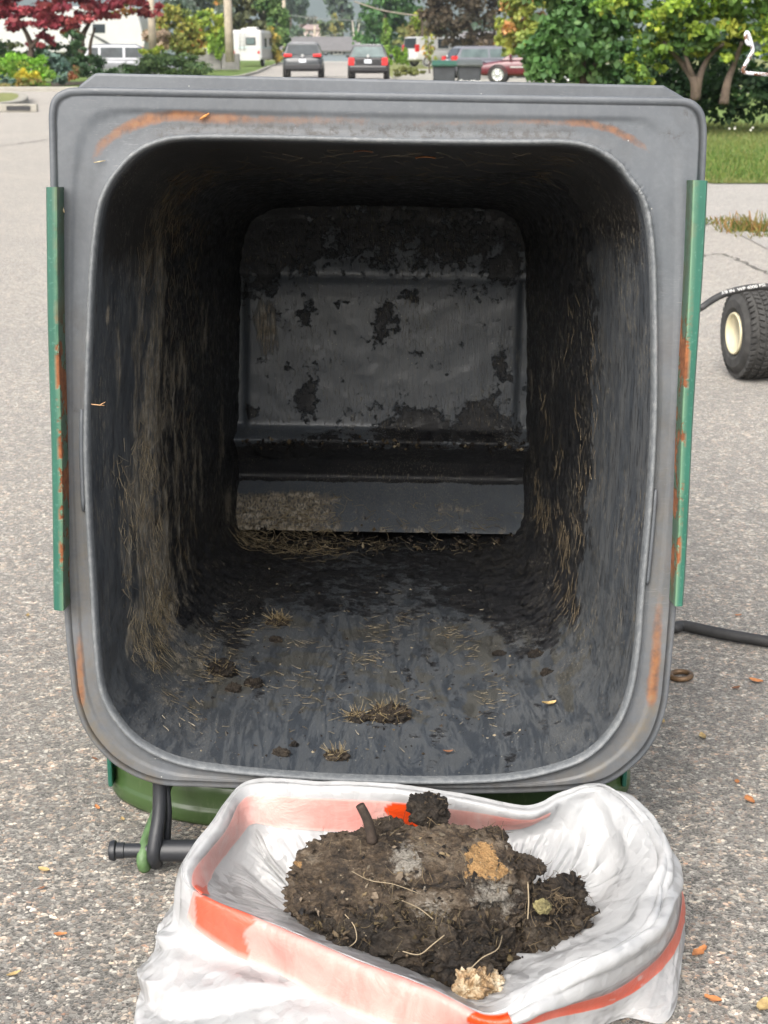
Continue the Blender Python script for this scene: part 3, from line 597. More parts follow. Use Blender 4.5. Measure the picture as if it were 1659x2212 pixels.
# --- folded-back green lid lying under the bin
def m_lid():
    b = NB('glossy_green_lid_plastic'); p = b.obj; n1 = b.noise(p, 7, 4)
    col = b.ramp(n1, [(.3, (.038, .074, .024)), (.7, (.058, .098, .034))])
    col = b.mix(b.math('MULTIPLY', b.ramp(b.noise(b.map(p, (60, 20, 20)), 3, 4), [(.58, 0.), (.72, 1.)]), .35), col, (.13, .16, .09))
    return b.out(col, .28, b.bump(b.noise(p, 40, 3), .08, .002))
M_lid = m_lid()
lid = thing('bin_lid', 'glossy green lid', 'lid', (0, 1.7, 0)); COL.objects.unlink(lid); bpy.data.objects.remove(lid)
cx_l = hx(800, y=1.72); hw = .334; yf, yb, rc = 1.698, 2.52, .20
def lid_outline(s):
    P = []
    for (cx, cy, a0) in ((-hw+rc, yf+rc*.55, math.pi), (hw-rc, yf+rc*.55, 1.5*math.pi), (hw-.06, yb-.06, 0), (-hw+.06, yb-.06, .5*math.pi)):
        rx, ry = (rc, rc*.55) if cy < 2 else (.06, .06)
        for k in range(15):
            a = a0+k/14*math.pi/2; P.append((cx+(rx-s)*math.cos(a), cy+(ry-s)*math.sin(a)-(.02*(1-((cx+(rx-s)*math.cos(a))/hw)**2) if cy < 2 else 0)))
    return np.array(P)
pl = [(.010, .001), (.002, .003), (0, .008), (0, .020), (.001, .0225), (.003, .0245), (.004, .026), (.004, .040), (.005, .052), (.007, .0545), (.009, .056), (.010, .072), (.014, .077), (.03, .080), (.08, .080), (.1, .078)]
V = np.concatenate([np.column_stack([lid_outline(s)+[cx_l, 0], np.full(60, z*(1.)) ]) for s, z in pl]); Fs = [tuple(f) for f in grid_faces(len(pl), 60)]+[tuple((len(pl)-1)*60+j for j in range(60))]
lido = mesh('lid', V, Fs, M_lid, bin_, True, world=True)
mb = MB()
for px0, sg in ((238, 1), (1349, -1)):
    p0 = gz(px0, 1722, .01); mb.box((p0[0], p0[1]+.02, .052), (.006, .05, .062), 0); mb.box((p0[0]+sg*.006, p0[1]+.02, .04), (.012, .012, .012))
    mb.box((p0[0], p0[1]+.33, .045), (.006, .5, .03))
mb.build('lid_lock_bar', M_rail, lido, bevel=.002, world=False, attr=None) if False else None
for px0, sg in ((238, 1), (1349, -1)):
    p0 = gz(px0, 1722, .01); mb = MB(); mb.box((p0[0], p0[1]+.03, .052), (.006, .05, .062), 0); mb.box((p0[0], p0[1]+.33, .055), (.006, .55, .03)); mb.box((p0[0]+sg*.008, p0[1]+.03, .045), (.016, .012, .012))
    ob = mb.build('lock_bar', M_rail, None, bevel=.002, attr={'wear': np.zeros((len(mb.V), 3))}); ob.parent = lido; ob.location = -BO
for sg, x in ((1, xL-.014), (-1, xR+.014)):
    am = MB(); path = cr_open([(x+sg*.022, 1.712, .072), (x+sg*.016, 1.68, .066), (x+sg*.006, 1.63, .050), (x-.000, 1.592, .036), (x-sg*.002, 1.575, .022), (x, 1.579, .010)], 6)
    am.tube(path, np.linspace(.0052, .0078, len(path)), 10); ob = am.build('hinge_arm', M_armgreen, None, True); ob.parent = lido; ob.location = -BO
# --- wheels at the far end
for sg in (-1, 1):
    c = (sg*.225, 2.86, .115)
    w = MB(); w.lathe([(-.03, .06), (-.032, .098), (-.024, .112), (0, .115), (.024, .112), (.032, .098), (.03, .06)], c, 'x', 32); wo = w.build('wheel', M_tyre, bin_, True, world=True)
    h = MB(); h.lathe([(-.026, .0), (-.026, .06), (.026, .06), (.026, 0)], c, 'x', 24); ob = h.build('hub', M_handle, None, False); ob.parent = wo; ob.location = -BO
# --- the dried grass and roots stuck to the walls
def fibres(P, D, Nn, ln, rad, cols, nseg=4, curl=.5):
    """3-sided bent tubes: start P, direction D, normal Nn, length ln."""
    n = len(P); V = np.zeros((n, nseg+1, 3, 3)); Cc = np.zeros((n, nseg+1, 3, 3))
    B = np.cross(D, Nn); B /= np.linalg.norm(B, axis=1)[:, None]+1e-9
    p = P.copy(); d = D.copy(); k1 = rng.normal(size=n)*curl; k2 = np.abs(rng.normal(size=n))*curl*.35
    for s in range(nseg+1):
        r = rad*(1-.55*s/nseg); Bs = np.cross(d, Nn); Bs /= np.linalg.norm(Bs, axis=1)[:, None]+1e-9
        for j, (a, b_) in enumerate(((1., -.3), (-1., -.3), (0., 1.))):
            V[:, s, j] = p+Bs*(a*r)[:, None]+Nn*(b_*r)[:, None]; Cc[:, s, j] = cols
        d = d+B*(k1/nseg*(1+rng.normal(size=n)*.6))[:, None]+Nn*((k2*(.6-s/nseg)))[:, None]/nseg*2; d /= np.linalg.norm(d, axis=1)[:, None]
        p = p+d*(ln/nseg)[:, None]
    idx = np.arange(n)[:, None, None, None]*(nseg+1)*3; s = np.arange(nseg)[None, :, None, None]; j = np.arange(3)[None, None, :, None]
    F = np.concatenate([idx+s*3+j, idx+s*3+(j+1) % 3, idx+(s+1)*3+(j+1) % 3, idx+(s+1)*3+j], -1).reshape(-1, 4)
    return V.reshape(-1, 3), F, Cc.reshape(-1, 3)
def wallframe(sg, t):
    X = wallpt(sg, t); e = 1e-2; P = b2w(*X.T); Ts = b2w(*wallpt(sg+e, t).T)-P; Tt = b2w(*wallpt(sg, np.minimum(t+e, 1.)).T)-P
    Ts /= np.linalg.norm(Ts, axis=1)[:, None]; Tt /= np.linalg.norm(Tt, axis=1)[:, None]+1e-9; Nn = np.cross(Ts, Tt); Nn /= np.linalg.norm(Nn, axis=1)[:, None]+1e-9
    C_ = b2w(np.full(len(X), cen2[0]), np.full(len(X), cen2[1]), X[:, 2]); Nn *= np.sign(((C_-P)*Nn).sum(1))[:, None]
    return P, Ts, Tt, Nn
fs = []
def add_fib(n, s0, s1, t0_, t1_, l0, l1, r0, r1, c0, c1, along='s', spread=.35, clump=0, curl=.5, keep=None):
    if clump:
        cs = rng.uniform(s0, s1, clump); ct = rng.uniform(t0_, t1_, clump); k = rng.integers(0, clump, n)
        sg = cs[k]+rng.normal(size=n)*.16; t = np.clip(ct[k]+rng.normal(size=n)*.02, .01, .98)
    else: sg = rng.uniform(s0, s1, n); t = rng.uniform(t0_, t1_, n)
    P, Ts, Tt, Nn = wallframe(sg, t); th = rng.normal(size=n)*spread; A, B = (Ts, Tt) if along == 's' else (Tt, Ts)
    D = A*np.cos(th)[:, None]*rng.choice([-1, 1], n)[:, None]+B*np.sin(th)[:, None]+Nn*rng.uniform(.0, .22, n)[:, None]; D /= np.linalg.norm(D, axis=1)[:, None]
    f = rng.uniform(0, 1, n)[:, None]; cc = np.array(c0)*(1-f)+np.array(c1)*f
    fs.append(fibres(P+Nn*.0022, D, Nn, rng.uniform(l0, l1, n), rng.uniform(r0, r1, n), cc, 4, curl))
STR0, STR1 = (.10, .075, .04), (.34, .28, .18)
add_fib(620, 35.8, 39.6, .13, .34, .006, .024, .0002, .00045, (.16, .12, .07), (.50, .42, .29), 's', .7, 44, 1.1)        # thick ring low on the left wall
add_fib(420, 36.8, 43.4, .22, .60, .006, .024, .0002, .00045, (.06, .045, .03), (.22, .17, .10), 's', .35)
add_fib(300, 41, 46.5, .22, .44, .008, .034, .0002, .00045, (.05, .035, .022), (.20, .15, .09), 's', .8, 40, .9)
add_fib(200, 34.9, 36.6, .16, .36, .010, .034, .00025, .0005, STR0, STR1, 's', 1.2, 18, 1.2)           # tufts in the lower left corner
add_fib(260, 19, 24.5, .32, .85, .008, .03, .0003, .0005, (.08, .06, .035), (.28, .22, .14), 's', .35, 40)
add_fib(160, 7.5, 14, .05, .5, .01, .035, .0003, .0005, (.08, .06, .04), (.25, .2, .14), 's', .7)
add_fib(420, 27.5, 34, .12, .56, .004, .018, .0002, .0005, STR0, STR1, 's', .55, 46, .7)           # bottom wall
add_fib(170, 27.5, 34, .05, .7, .003, .011, .0003, .0006, STR0, (.45, .4, .3), 's', 1.2)
add_fib(240, 30, 35, .86, .97, .006, .03, .0004, .0007, STR0, STR1, 's', .8, 14)
nS = 520; xS = np.where(rng.uniform(size=nS) < .6, rng.uniform(-.235, -.07, nS), rng.uniform(-.2, .25, nS)); vS = 1075+95*rng.uniform(0, 1, nS)**.6; wS = np.array([wof(v) for v in vS]); nSl = LB-.006+np.interp(wS, kw, kn)-.003
D = np.outer(rng.normal(size=nS), BX)+np.outer(rng.normal(size=nS)*.35, BW)-np.outer(rng.uniform(.0, .35, nS), BN); D /= np.linalg.norm(D, axis=1)[:, None]; fq = rng.uniform(0, 1, nS)[:, None]
fs.append(fibres(b2w(xS, wS, nSl), D, np.tile(-BN*.8+BW*.6, (nS, 1)), rng.uniform(.006, .028, nS), rng.uniform(.0003, .0006, nS), np.array(STR0)*(1-fq)+np.array(STR1)*1.3*fq, 4, .8))
Vv = np.concatenate([f[0] for f in fs]); off = np.cumsum([0]+[len(f[0]) for f in fs[:-1]]); Ff = np.concatenate([f[1]+o_ for f, o_ in zip(fs, off)]); Cc = np.concatenate([f[2] for f in fs])
# loose crumbs on the bottom wall and on the ledges of the bin floor
oc = np.array([(1, 0, 0), (0, 1, 0), (-1, 0, 0), (0, -1, 0), (0, 0, 1), (0, 0, -1.)]); of = np.array([(0, 1, 4), (1, 2, 4), (2, 3, 4), (3, 0, 4), (1, 0, 5), (2, 1, 5), (3, 2, 5), (0, 3, 5)])
nC = 620; sC = rng.uniform(27.2, 34.2, nC); tC = rng.uniform(.04, .80, nC)**1.1; PC, _, _, NC_ = wallframe(sC, tC); nE = 330; xE = rng.uniform(-.235, .25, nE); vE = np.where(rng.uniform(size=nE) < .55, 952+rng.normal(size=nE)*7, 1158-np.abs(rng.normal(size=nE))*16); wE = np.array([wof(v) for v in vE])
PC = np.concatenate([PC, b2w(xE, wE, LB-.008+np.interp(wE, kw, kn))]); rC = np.concatenate([rng.uniform(.0005, .0014, nC)*rng.choice([1, 1, 1, 1.9], nC), rng.uniform(.001, .0042, nE)])
VC = PC[:, None]+oc[None]*(rC[:, None]*rng.uniform(.5, 1.4, (nC+nE, 6)))[..., None]+rng.normal(size=(nC+nE, 6, 3))*(rC*.25)[:, None, None]
cC = np.array([(.02, .016, .013), (.045, .034, .024), (.10, .075, .045), (.30, .25, .17), (.012, .011, .011)])[rng.choice(5, nC+nE, p=[.32, .24, .16, .08, .20])]
tag(mesh('crumbs', VC.reshape(-1, 3), (of[None]+np.arange(nC+nE)[:, None, None]*6).reshape(-1, 3), DRY, None, False, {'tint': np.repeat(cC, 6, 0)}), 'tiny dark and pale crumbs scattered over the lower wall inside the bin', 'crumbs', kind='stuff')
tag(mesh('dried_grass', Vv, Ff, DRY, None, True, {'tint': Cc}), 'dried grass and roots stuck to the inner walls of the tipped bin', 'dried grass', kind='stuff')

# ------------------------------------------------------------------ lumps of compost left on the lower wall of the bin
def m_compost(name, k=1.):
    b = NB(name); p = b.obj
    n1 = b.noise(p, 26, 6, .7); n2 = b.noise(p, 120, 6, .75); n3 = b.noise(p, 420, 3, .6)
    n0 = b.noise(b.map(p, (1, 1, 3.2)), 17, 7, .72, .5); col = b.ramp(n0, [(.36, (.005, .0045, .0045)), (.45, (.026, .018, .012)), (.54, (.115, .080, .050)), (.63, (.24, .195, .145))])
    col = b.mix(.5, col, b.ramp(n2, [(.34, (.007, .006, .006)), (.5, (.036, .025, .016)), (.66, (.17, .125, .08))]))
    a = b.sep(b.attr('blotch'))
    col = b.mix(b.ramp(b.math('ADD', a[0], b.math('MULTIPLY', b.math('SUBTRACT', n2, .5), 2.2)), [(.50, 0.), (.85, .8)]), col, b.ramp(n3, [(.3, (.17, .155, .13)), (.7, (.36, .34, .30))]))   # grey mould
    col = b.mix(b.ramp(b.math('ADD', a[1], b.math('MULTIPLY', b.math('SUBTRACT', b.noise(p, 70, 6, .75), .5), 1.5)), [(.52, 0.), (.60, 1.)]), col, b.ramp(n3, [(.3, (.24, .13, .05)), (.7, (.42, .26, .11))]))   # ochre crust
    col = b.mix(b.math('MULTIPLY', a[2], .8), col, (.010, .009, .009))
    col = b.mix(1., col, (k, k, k), 'MULTIPLY')
    sp = b.math('MULTIPLY', b.ramp(b.vor(p, 210), [(.10, 1.), (.2, 0.)]), b.ramp(b.noise(p, 60, 2), [(.58, 0.), (.64, 1.)])); col = b.mix(sp, col, (.34, .28, .19))
    return b.out(col, b.ramp(n1, [(.35, .38), (.55, .85)]), b.bump(b.math('ADD', b.math('ADD', n2, n0), b.math('MULTIPLY', n3, .4)), 1., .009))
M_comp = m_compost('rotten_compost', .62); M_slab = m_compost('matted_compost', 1.25)
def pale_compost():
    b = NB('pale_mouldy_food'); p = b.obj; n1 = b.noise(p, 60, 5, .7)
    return b.out(b.ramp(n1, [(.34, (.045, .03, .02)), (.46, (.28, .18, .09)), (.58, (.45, .36, .24)), (.72, (.55, .50, .40))]), .6, b.bump(b.noise(p, 150, 5, .7), .8, .003), **{'Subsurface Weight': .0})
M_pale = pale_compost()
def blob(c, r, nu, nv, amp, freq, seed=0., sq=1., flat=None, ridge=.4, tilt=(0, 0, 0), layer=.5):
    """lumpy closed shape: rings of a rounded block pushed about by noise."""
    th = np.linspace(0, np.pi, nu); ph = np.linspace(0, 2*np.pi, nv, endpoint=False); T, Pp = np.meshgrid(th, ph, indexing='ij')
    f = lambda x: np.sign(x)*np.abs(x)**sq
    D = np.stack([f(np.sin(T))*f(np.cos(Pp)), f(np.sin(T))*f(np.sin(Pp)), f(np.cos(T))], -1).reshape(-1, 3)
    P = D*np.array(r); N = D/np.array(r); N /= np.linalg.norm(N, axis=1)[:, None]+1e-9
    q = P*freq+seed; d = fbm(q, 5)*(1-ridge)+fbm(q*1.4+9, 5, True)*ridge+.35*np.round(fbm(q*.7+4, 3)*3)/3
    lay = fbm(np.stack([P[:, 0]*freq*.35+seed, P[:, 1]*freq*.35, P[:, 2]*freq*4.5], 1), 3, True); d = d+layer*lay*(1-np.abs(N[:, 2]))*.9
    P = P+N*(amp*d)[:, None]; P += np.stack([perlin(q*2.2+31), perlin(q*2.2+57), perlin(q*2.2+83)], 1)*amp*.55; pit = fbm(q*3.1+13, 3, True); P -= N*(np.clip(pit-.15, 0, 1)*amp*1.1)[:, None]
    e = bpy_euler(tilt); P = P@e.T+np.array(c)
    if flat is not None: P[:, 2] = np.maximum(P[:, 2], flat)
    return P, grid_faces(nu, nv)
def bpy_euler(t):
    from mathutils import Euler
    return np.array(Euler(t).to_matrix())
BA = b2w(*np.append(i2[int(30*SUB)], .004)); BB = b2w(*np.append(f2[int(30*SUB)], LB)); BNn = np.cross(BX, BB-BA); BNn /= np.linalg.norm(BNn)
if BNn[2] < 0: BNn = -BNn
def onbottom(px, py):
    # on the lower wall of the bin, bulged like the wall itself
    p = onplane(px, py, BA, BNn)
    for _ in range(4):
        n = (p-O_RIM)@BN; t = np.clip((n-.004)/(LB-.004), 0, 1); x = (p-O_RIM)@BX
        ks = np.linspace(26.5, 34.5, 160); wp = wallpt(ks, np.full(160, t)); k = np.argmin(np.abs(wp[:, 0]-x)); q = b2w(*wp[k])
        p = onplane(px, py, q, BNn)
    return p
lumps = [(480, 1455, 30, 20, 'large dark clump with straw on the left of the bin floor', 1), (503, 1492, 16, 13, 'small crumb trailing just below the large left clump inside the bin', 0), (548, 1480, 20, 12, 'flat dark crumb right of the large left clump inside the bin', 0),
  (842, 1552, 40, 22, 'bushy clump topped with a tuft of dry grass in the middle of the bin mouth', 2), (772, 1555, 22, 15, 'broken dark clump just left of the grass topped clump in the bin', 1), (600, 1348, 22, 12, 'straw covered clump furthest back on the lower wall of the bin', 2),
  (608, 1629, 20, 9, 'dark crumb near the front edge of the bin mouth, left of its middle', 0), (727, 1637, 25, 12, 'crumbly dark clump closest to the front edge of the bin mouth', 1), (1181, 1460, 13, 13, 'round black crumb on the right side of the bin floor', 0), (1078, 1414, 14, 7, 'small brown crumb lying back on the right half of the bin floor', 0),
  (636, 1612, 8, 7, 'tiny pale crumb above the dark crumb at the front edge', 0), (596, 1385, 14, 8, 'small wet crumb below the straw covered clump in the bin', 0), (1157, 1416, 17, 9, 'leafy brown crumb above the round black crumb on the right of the bin floor', 0)]
for i, (px, py, rx, ry, lab, st) in enumerate(lumps):
    p = onbottom(px, py); sc = np.dot(p-C0, cF)/FPX; r = rx*sc; h = max(ry*sc*.9, .004)
    P, F = blob(p+BNn*h*.35, (r, r*.75, h), 36, 56, h*.75, .9/h*.5+30, i*7.1, 1., None, .5)
    a = np.zeros((len(P), 3)); a[:, 2] = .35*(st == 0)
    o = mesh('compost_clump', P, F, M_comp, None, True, {'blotch': a}); tag(o, lab, 'compost clump', 'crumbs of compost left in the bin mouth')
    if st:
        n = 60 if st == 1 else 170; th = rng.uniform(0, 6.28, n); rr = np.sqrt(rng.uniform(0, 1, n))*r*.8
        Q = p+np.outer(np.cos(th)*rr, BX)+np.outer(np.sin(th)*rr*.6, BN)+BNn*h*rng.uniform(.3, 1., n)[:, None]
        D = rng.normal(size=(n, 3)); D += BNn*.25; D /= np.linalg.norm(D, axis=1)[:, None]; Nn = np.cross(D, rng.normal(size=(n, 3))); Nn /= np.linalg.norm(Nn, axis=1)[:, None]
        f = rng.uniform(0, 1, n)[:, None]; V, F, c_ = fibres(Q, D, Nn, rng.uniform(.008, .022, n), rng.uniform(.0003, .0006, n), np.array((.14, .10, .05))*(1-f)+np.array((.42, .34, .2))*f, 3, 1.)
        tag(mesh('straw', V, F, DRY, o, True, {'tint': c_}), kind='stuff')
# leaves caught in the bin mouth
def leaf_mesh(p, u, v, n, L, Wd, curl=.2, seed=0):
    r_ = np.random.default_rng(seed); ts = np.linspace(0, 1, 9); V = []; 
    for t in ts:
        w = Wd*np.sin(np.pi*min(1, t*.93+.06))**.8*(1+.25*r_.normal()*.5); z = curl*L*(t-.5)**2
        for s in (-1, -.5, 0, .5, 1): V.append(p+u*(t-.5)*L+v*s*w*.5+n*(z+abs(s)*Wd*.14+.0006))
    return np.array(V), grid_faces(9, 5, False)
M_leafor = simple('dry_orange_leaf', (.42, .17, .06), .7, .4, 90, .3); M_leafbr = simple('dead_brown_leaf', (.20, .09, .045), .7, .4, 90, .3); M_leaftan = simple('pale_dead_leaf', (.42, .30, .13), .7, .4, 110, .3)
for k, (px, py, L, Wd, an, m, lab) in enumerate([(1186, 1526, .019, .010, .3, M_leaftan, 'curled tan leaf on the right of the bin floor'), (968, 1630, .012, .006, .1, M_leafbr, 'small reddish leaf near the front of the bin floor')]):
    p = onbottom(px, py); u = BX*math.cos(an)+BN*math.sin(an); v = np.cross(BNn, u); V, F = leaf_mesh(p+BNn*.003, u, v, BNn, L, Wd, .5, k); tag(mesh('fallen_leaf', V, F, m), lab, 'leaf')
k_t = 10.2
for sg, t, L, Wd, m, lab in ((9.55, .035, .020, .009, M_leafbr, 'flat red brown leaf stuck under the upper lip of the bin mouth'), (10.5, .09, .022, .010, M_leafor, 'rust coloured leaf stuck further in under the upper wall of the bin')):
    P, Ts, Tt, Nn = wallframe(np.array([sg]), np.array([t])); V, F = leaf_mesh(P[0]+Nn[0]*.003, Ts[0], Tt[0], Nn[0], L, Wd, .3, 5); tag(mesh('fallen_leaf', V, F, m), lab, 'leaf')
# twigs and needles lying on the rim
def on_rim(px, py): return onplane(px, py, O_RIM-BN*.0015, BN)
for (a, b_, r, c, lab) in (((432, 258), (452, 245), .0016, (.45, .2, .06), 'short orange twig stuck on the upper left of the bin rim'), ((203, 351), (228, 347), .0007, (.4, .33, .2), 'pale straw stuck on the left of the bin rim'), ((197, 873), (226, 876), .0007, (.45, .27, .14), 'forked brown twig on the left edge of the bin mouth'), ((136, 448), (139, 460), .0010, (.55, .45, .28), 'pale seed beside the left green rail')):
    A, B = on_rim(*a), on_rim(*b_); mb = MB(); mb.tube([A, (A+B)/2-BN*.001, B], [r*.6, r, r*.5], 6)
    if 'forked' in lab: mb.tube([(A*.35+B*.65), on_rim(228, 868)], [r*.8, r*.4], 6)
    tag(mb.build('twig', simple('twig_bark', c, .8, .3, 200), None, True), lab, 'twig')

# ------------------------------------------------------------------ the white bin bag in front, with its drawstring hem
def m_film(name, c, c2, trans=.3):
    b = NB(name); p = b.obj
    col = b.ramp(b.noise(p, 14, 5), [(.3, c), (.7, c2)])
    w = b.n('ShaderNodeTexNoise'); b.set(w.inputs['Vector'], p); w.inputs['Scale'].default_value = 9; w.inputs['Detail'].default_value = 3
    wp = b.n('ShaderNodeVectorMath', operation='MULTIPLY_ADD'); b.set(wp.inputs[0], w.outputs['Color']); wp.inputs[1].default_value = (.12,)*3; b.set(wp.inputs[2], p)
    def facet(sc):
        v = b.n('ShaderNodeTexVoronoi'); b.set(v.inputs['Vector'], wp.outputs[0]); v.inputs['Scale'].default_value = sc
        d = b.n('ShaderNodeVectorMath', operation='SUBTRACT'); b.set(d.inputs[0], wp.outputs[0]); b.set(d.inputs[1], v.outputs['Position'])
        c5 = b.n('ShaderNodeVectorMath', operation='SUBTRACT'); b.set(c5.inputs[0], v.outputs['Color']); c5.inputs[1].default_value = (.5,)*3
        q = b.n('ShaderNodeVectorMath', operation='DOT_PRODUCT'); b.set(q.inputs[0], d.outputs[0]); b.set(q.inputs[1], c5.outputs[0]); return q.outputs['Value']
    cre = b.math('ADD', b.math('MULTIPLY', facet(26), 70.), b.math('MULTIPLY', facet(64), 95.)); fine = b.noise(b.map(p, (1, 1, 1)), 20, 5, .62, 1.2)
    h = b.math('ADD', b.math('MULTIPLY', cre, 1.), b.math('MULTIPLY', fine, .55))
    nr = b.bump(h, .36, .008)
    b.out(col, .19, nr); b.b.inputs['Specular IOR Level'].default_value = .6
    tr = b.n('ShaderNodeBsdfTranslucent'); b.set(tr.inputs[0], col); b.set(tr.inputs['Normal'], nr)
    mx = b.n('ShaderNodeMixShader'); mx.inputs[0].default_value = trans
    b.t.links.new(b.b.outputs[0], mx.inputs[1]); b.t.links.new(tr.outputs[0], mx.inputs[2]); b.t.links.new(mx.outputs[0], b.t.nodes['Material Output'].inputs[0]); return b.m
M_film = m_film('white_plastic_film', (.60, .61, .62), (.66, .66, .66), .45)
def m_band():
    b = NB('drawstring_film'); a = b.sep(b.attr('tape'))
    col = b.mix(a[0], b.ramp(b.noise(b.map(b.obj, (1, 1, .5)), 16, 5, .6, 1.), [(.32, (.68, .27, .235)), (.55, (.70, .39, .35)), (.75, (.70, .52, .49))]), (.72, .07, .012))
    col = b.mix(a[1], col, (.80, .62, .58))
    b.out(col, .3, b.bump(b.noise(b.map(b.obj, (1, 1, 1)), 26, 5, .62, 1.4), .5, .006)); tr = b.n('ShaderNodeBsdfTranslucent'); b.set(tr.inputs[0], col)
    mx = b.n('ShaderNodeMixShader'); mx.inputs[0].default_value = .25
    b.t.links.new(b.b.outputs[0], mx.inputs[1]); b.t.links.new(tr.outputs[0], mx.inputs[2]); b.t.links.new(mx.outputs[0], b.t.nodes['Material Output'].inputs[0]); return b.m
M_band = m_band()
CR = [(535,1694,.135),(680,1694,.138),(840,1700,.14),(1000,1722,.135),(1140,1746,.125),(1215,1718,.13),(1300,1709,.13),(1375,1760,.125),(1430,1850,.115),(1425,1930,.105),(1390,2010,.10),(1290,2075,.10),(1170,2140,.088),(1060,2190,.08),(930,2135,.085),(760,2070,.09),(600,2001,.095),(432,1934,.105),(398,1872,.115),(460,1780,.128)]
IN_ = [(575,1800,.088),(690,1802,.086),(840,1806,.085),(1000,1810,.084),(1110,1812,.084),(1180,1808,.085),(1235,1835,.075),(1280,1872,.065),(1300,1915,.055),(1285,1962,.05),(1220,2015,.05),(1130,2075,.05),(1060,2130,.045),(1000,2140,.045),(900,2100,.05),(780,2040,.05),(640,1980,.055),(520,1935,.06),(505,1885,.06),(540,1822,.075)]
HEM = {7: (1424,1800,.075), 8: (1458,1890,.060), 9: (1473,1972,.040), 10: (1438,2062,.034), 11: (1330,2150,.036), 12: (1200,2183,.045), 13: (1065,2218,.050)}
GR = {7: (1425,1850), 8: (1462,1940), 9: (1472,2050), 10: (1445,2200), 11: (1330,2200), 12: (1200,2300), 13: (1060,2330), 14: (880,2345), 15: (640,2350), 16: (330,2340), 17: (288,2215), 18: (342,2040), 19: (395,1930)}
Cw = np.array([gz(*c) for c in CR]); Iw = np.array([gz(*c) for c in IN_]); NSt = len(CR); bc = np.array([Cw[:, 0].mean(), Cw[:, 1].mean(), 0])
outd = Cw-bc; outd[:, 2] = 0; outd /= np.linalg.norm(outd, axis=1)[:, None]; outd[[0, 1, 2, 3, 4, 5]] = (0, 1, 0)
Rg = []
for s in range(NSt):
    C, I, o = Cw[s], Iw[s], outd[s]
    J = bc*.35+I*.65; J[2] = .018; J0 = bc*.8+I*.2; J0[2] = .012
    Ci = C-o*.010; Ci[2] -= .004; Co = C+o*(.009 if s < 17 else .003); Co[2] -= .005
    if s in HEM: M = gz(*HEM[s])
    else: M = C+o*(.014 if s < 7 else .006 if s >= 18 else .018); M[2] = C[2]*.5
    if s in GR: G = gz(*GR[s], .004)
    else: G = C+o*.02; G[2] = .004
    G2 = G*.9+M*.1; G2[2] = .0035
    Hm = (M+G)/2; Hm[2] = M[2]*.35
    G3 = G.copy(); G3[2] = .003
    Rg.append([J0, J, I, Ci, C, Co, M, Hm, G3])
Rg = np.array(Rg); NC = Rg.shape[1]; SU, RU = 11, 8
A = np.stack([cr_closed(Rg[:, k], SU) for k in range(NC)], 1)        # stations x rings
B = np.array([cr_open(A[i], RU) for i in range(len(A))])             # (ns, nr, 3)
def surf_normals(B):
    ds = np.roll(B, -1, 0)-np.roll(B, 1, 0); dr = np.gradient(B, axis=1); N = np.cross(ds, dr); N /= np.linalg.norm(N, axis=2)[..., None]+1e-9; return N
def up_rows(A, k, closed):
    n = len(A); idx = np.arange(n if closed else n-1); w = (lambda i: i % n) if closed else (lambda i: np.clip(i, 0, n-1)); out = []
    p0, p1, p2, p3 = A[w(idx-1)], A[w(idx)], A[w(idx+1)], A[w(idx+2)]
    for q in range(k):
        t = q/k; out.append(.5*((2*p1)+(-p0+p2)*t+(2*p0-5*p1+4*p2-p3)*t*t+(-p0+3*p1-3*p2+p3)*t**3))
    R_ = np.stack(out, 1).reshape((-1,)+A.shape[1:]); return R_ if closed else np.concatenate([R_, A[-1:]])
UPK = 3
B = up_rows(B, UPK, True); B = np.swapaxes(up_rows(np.swapaxes(B, 0, 1).copy(), UPK, False), 0, 1).copy()
SU, RU = SU*UPK, RU*UPK; ns, nr = B.shape[:2]
Sg, Rr = np.meshgrid(np.arange(ns)/SU, np.linspace(0, NC-1, nr), indexing='ij')
a_s = Sg/NSt*2*np.pi; Q = np.stack([np.cos(a_s)*3.2, np.sin(a_s)*3.2, Rr*.35], -1).reshape(-1, 3)
rightside = sstep(4.9, 6.0, Sg)*(1-sstep(12.3, 13.2, Sg)); front = sstep(12.8, 13.8, Sg)*(1-sstep(17.2, 18.0, Sg)); leftw = sstep(17.2, 17.8, Sg)
warp = fbm(Q*.7, 2).reshape(ns, nr)
def fold(x, sh=.35): x = x-np.floor(x); return np.minimum(x/sh, (1-x)/(1-sh))          # lopsided crease
longf = fold(Rr*1.05+.35*warp+Sg*.33, .3)*rightside*sstep(1.9, 2.9, Rr)*(1-sstep(5.2, 5.8, Rr))*.0085
rollf = fold(Sg*1.1+warp*.5+Rr*.55, .3)*rightside*sstep(.8, 1.5, Rr)*(1-sstep(1.9, 2.6, Rr))*.010
drape = fold((Sg-17.4)*.55-(Rr-5.2)*.85+warp*.35, .25)*front*sstep(5.75, 6.3, Rr)*(1-sstep(7.6, 7.95, Rr))*.016
lean = fold((Sg-17.)*.9+Rr*.45+warp*.3, .3)*leftw*sstep(4.6, 5.4, Rr)*(1-sstep(7.5, 7.9, Rr))*.006
NrmB = surf_normals(B); mid_ = NrmB[int(2*SU), int(4*RU)][2]; NrmB = NrmB*(np.sign(mid_) or 1)
rdg = fbm(Q*np.array([2.6, 2.6, 1.5])+np.stack([warp.ravel(), -warp.ravel(), warp.ravel()], 1)*1.2, 3, True).reshape(ns, nr); rdg2 = fbm(Q*np.array([1.1, 1.1, 2.6])+40, 3, True).reshape(ns, nr)
innm = sstep(.3, .9, Rr)*(1-sstep(1.7, 2.1, Rr)); outm = sstep(5.9, 6.4, Rr)*(1-sstep(7.5, 7.9, Rr))
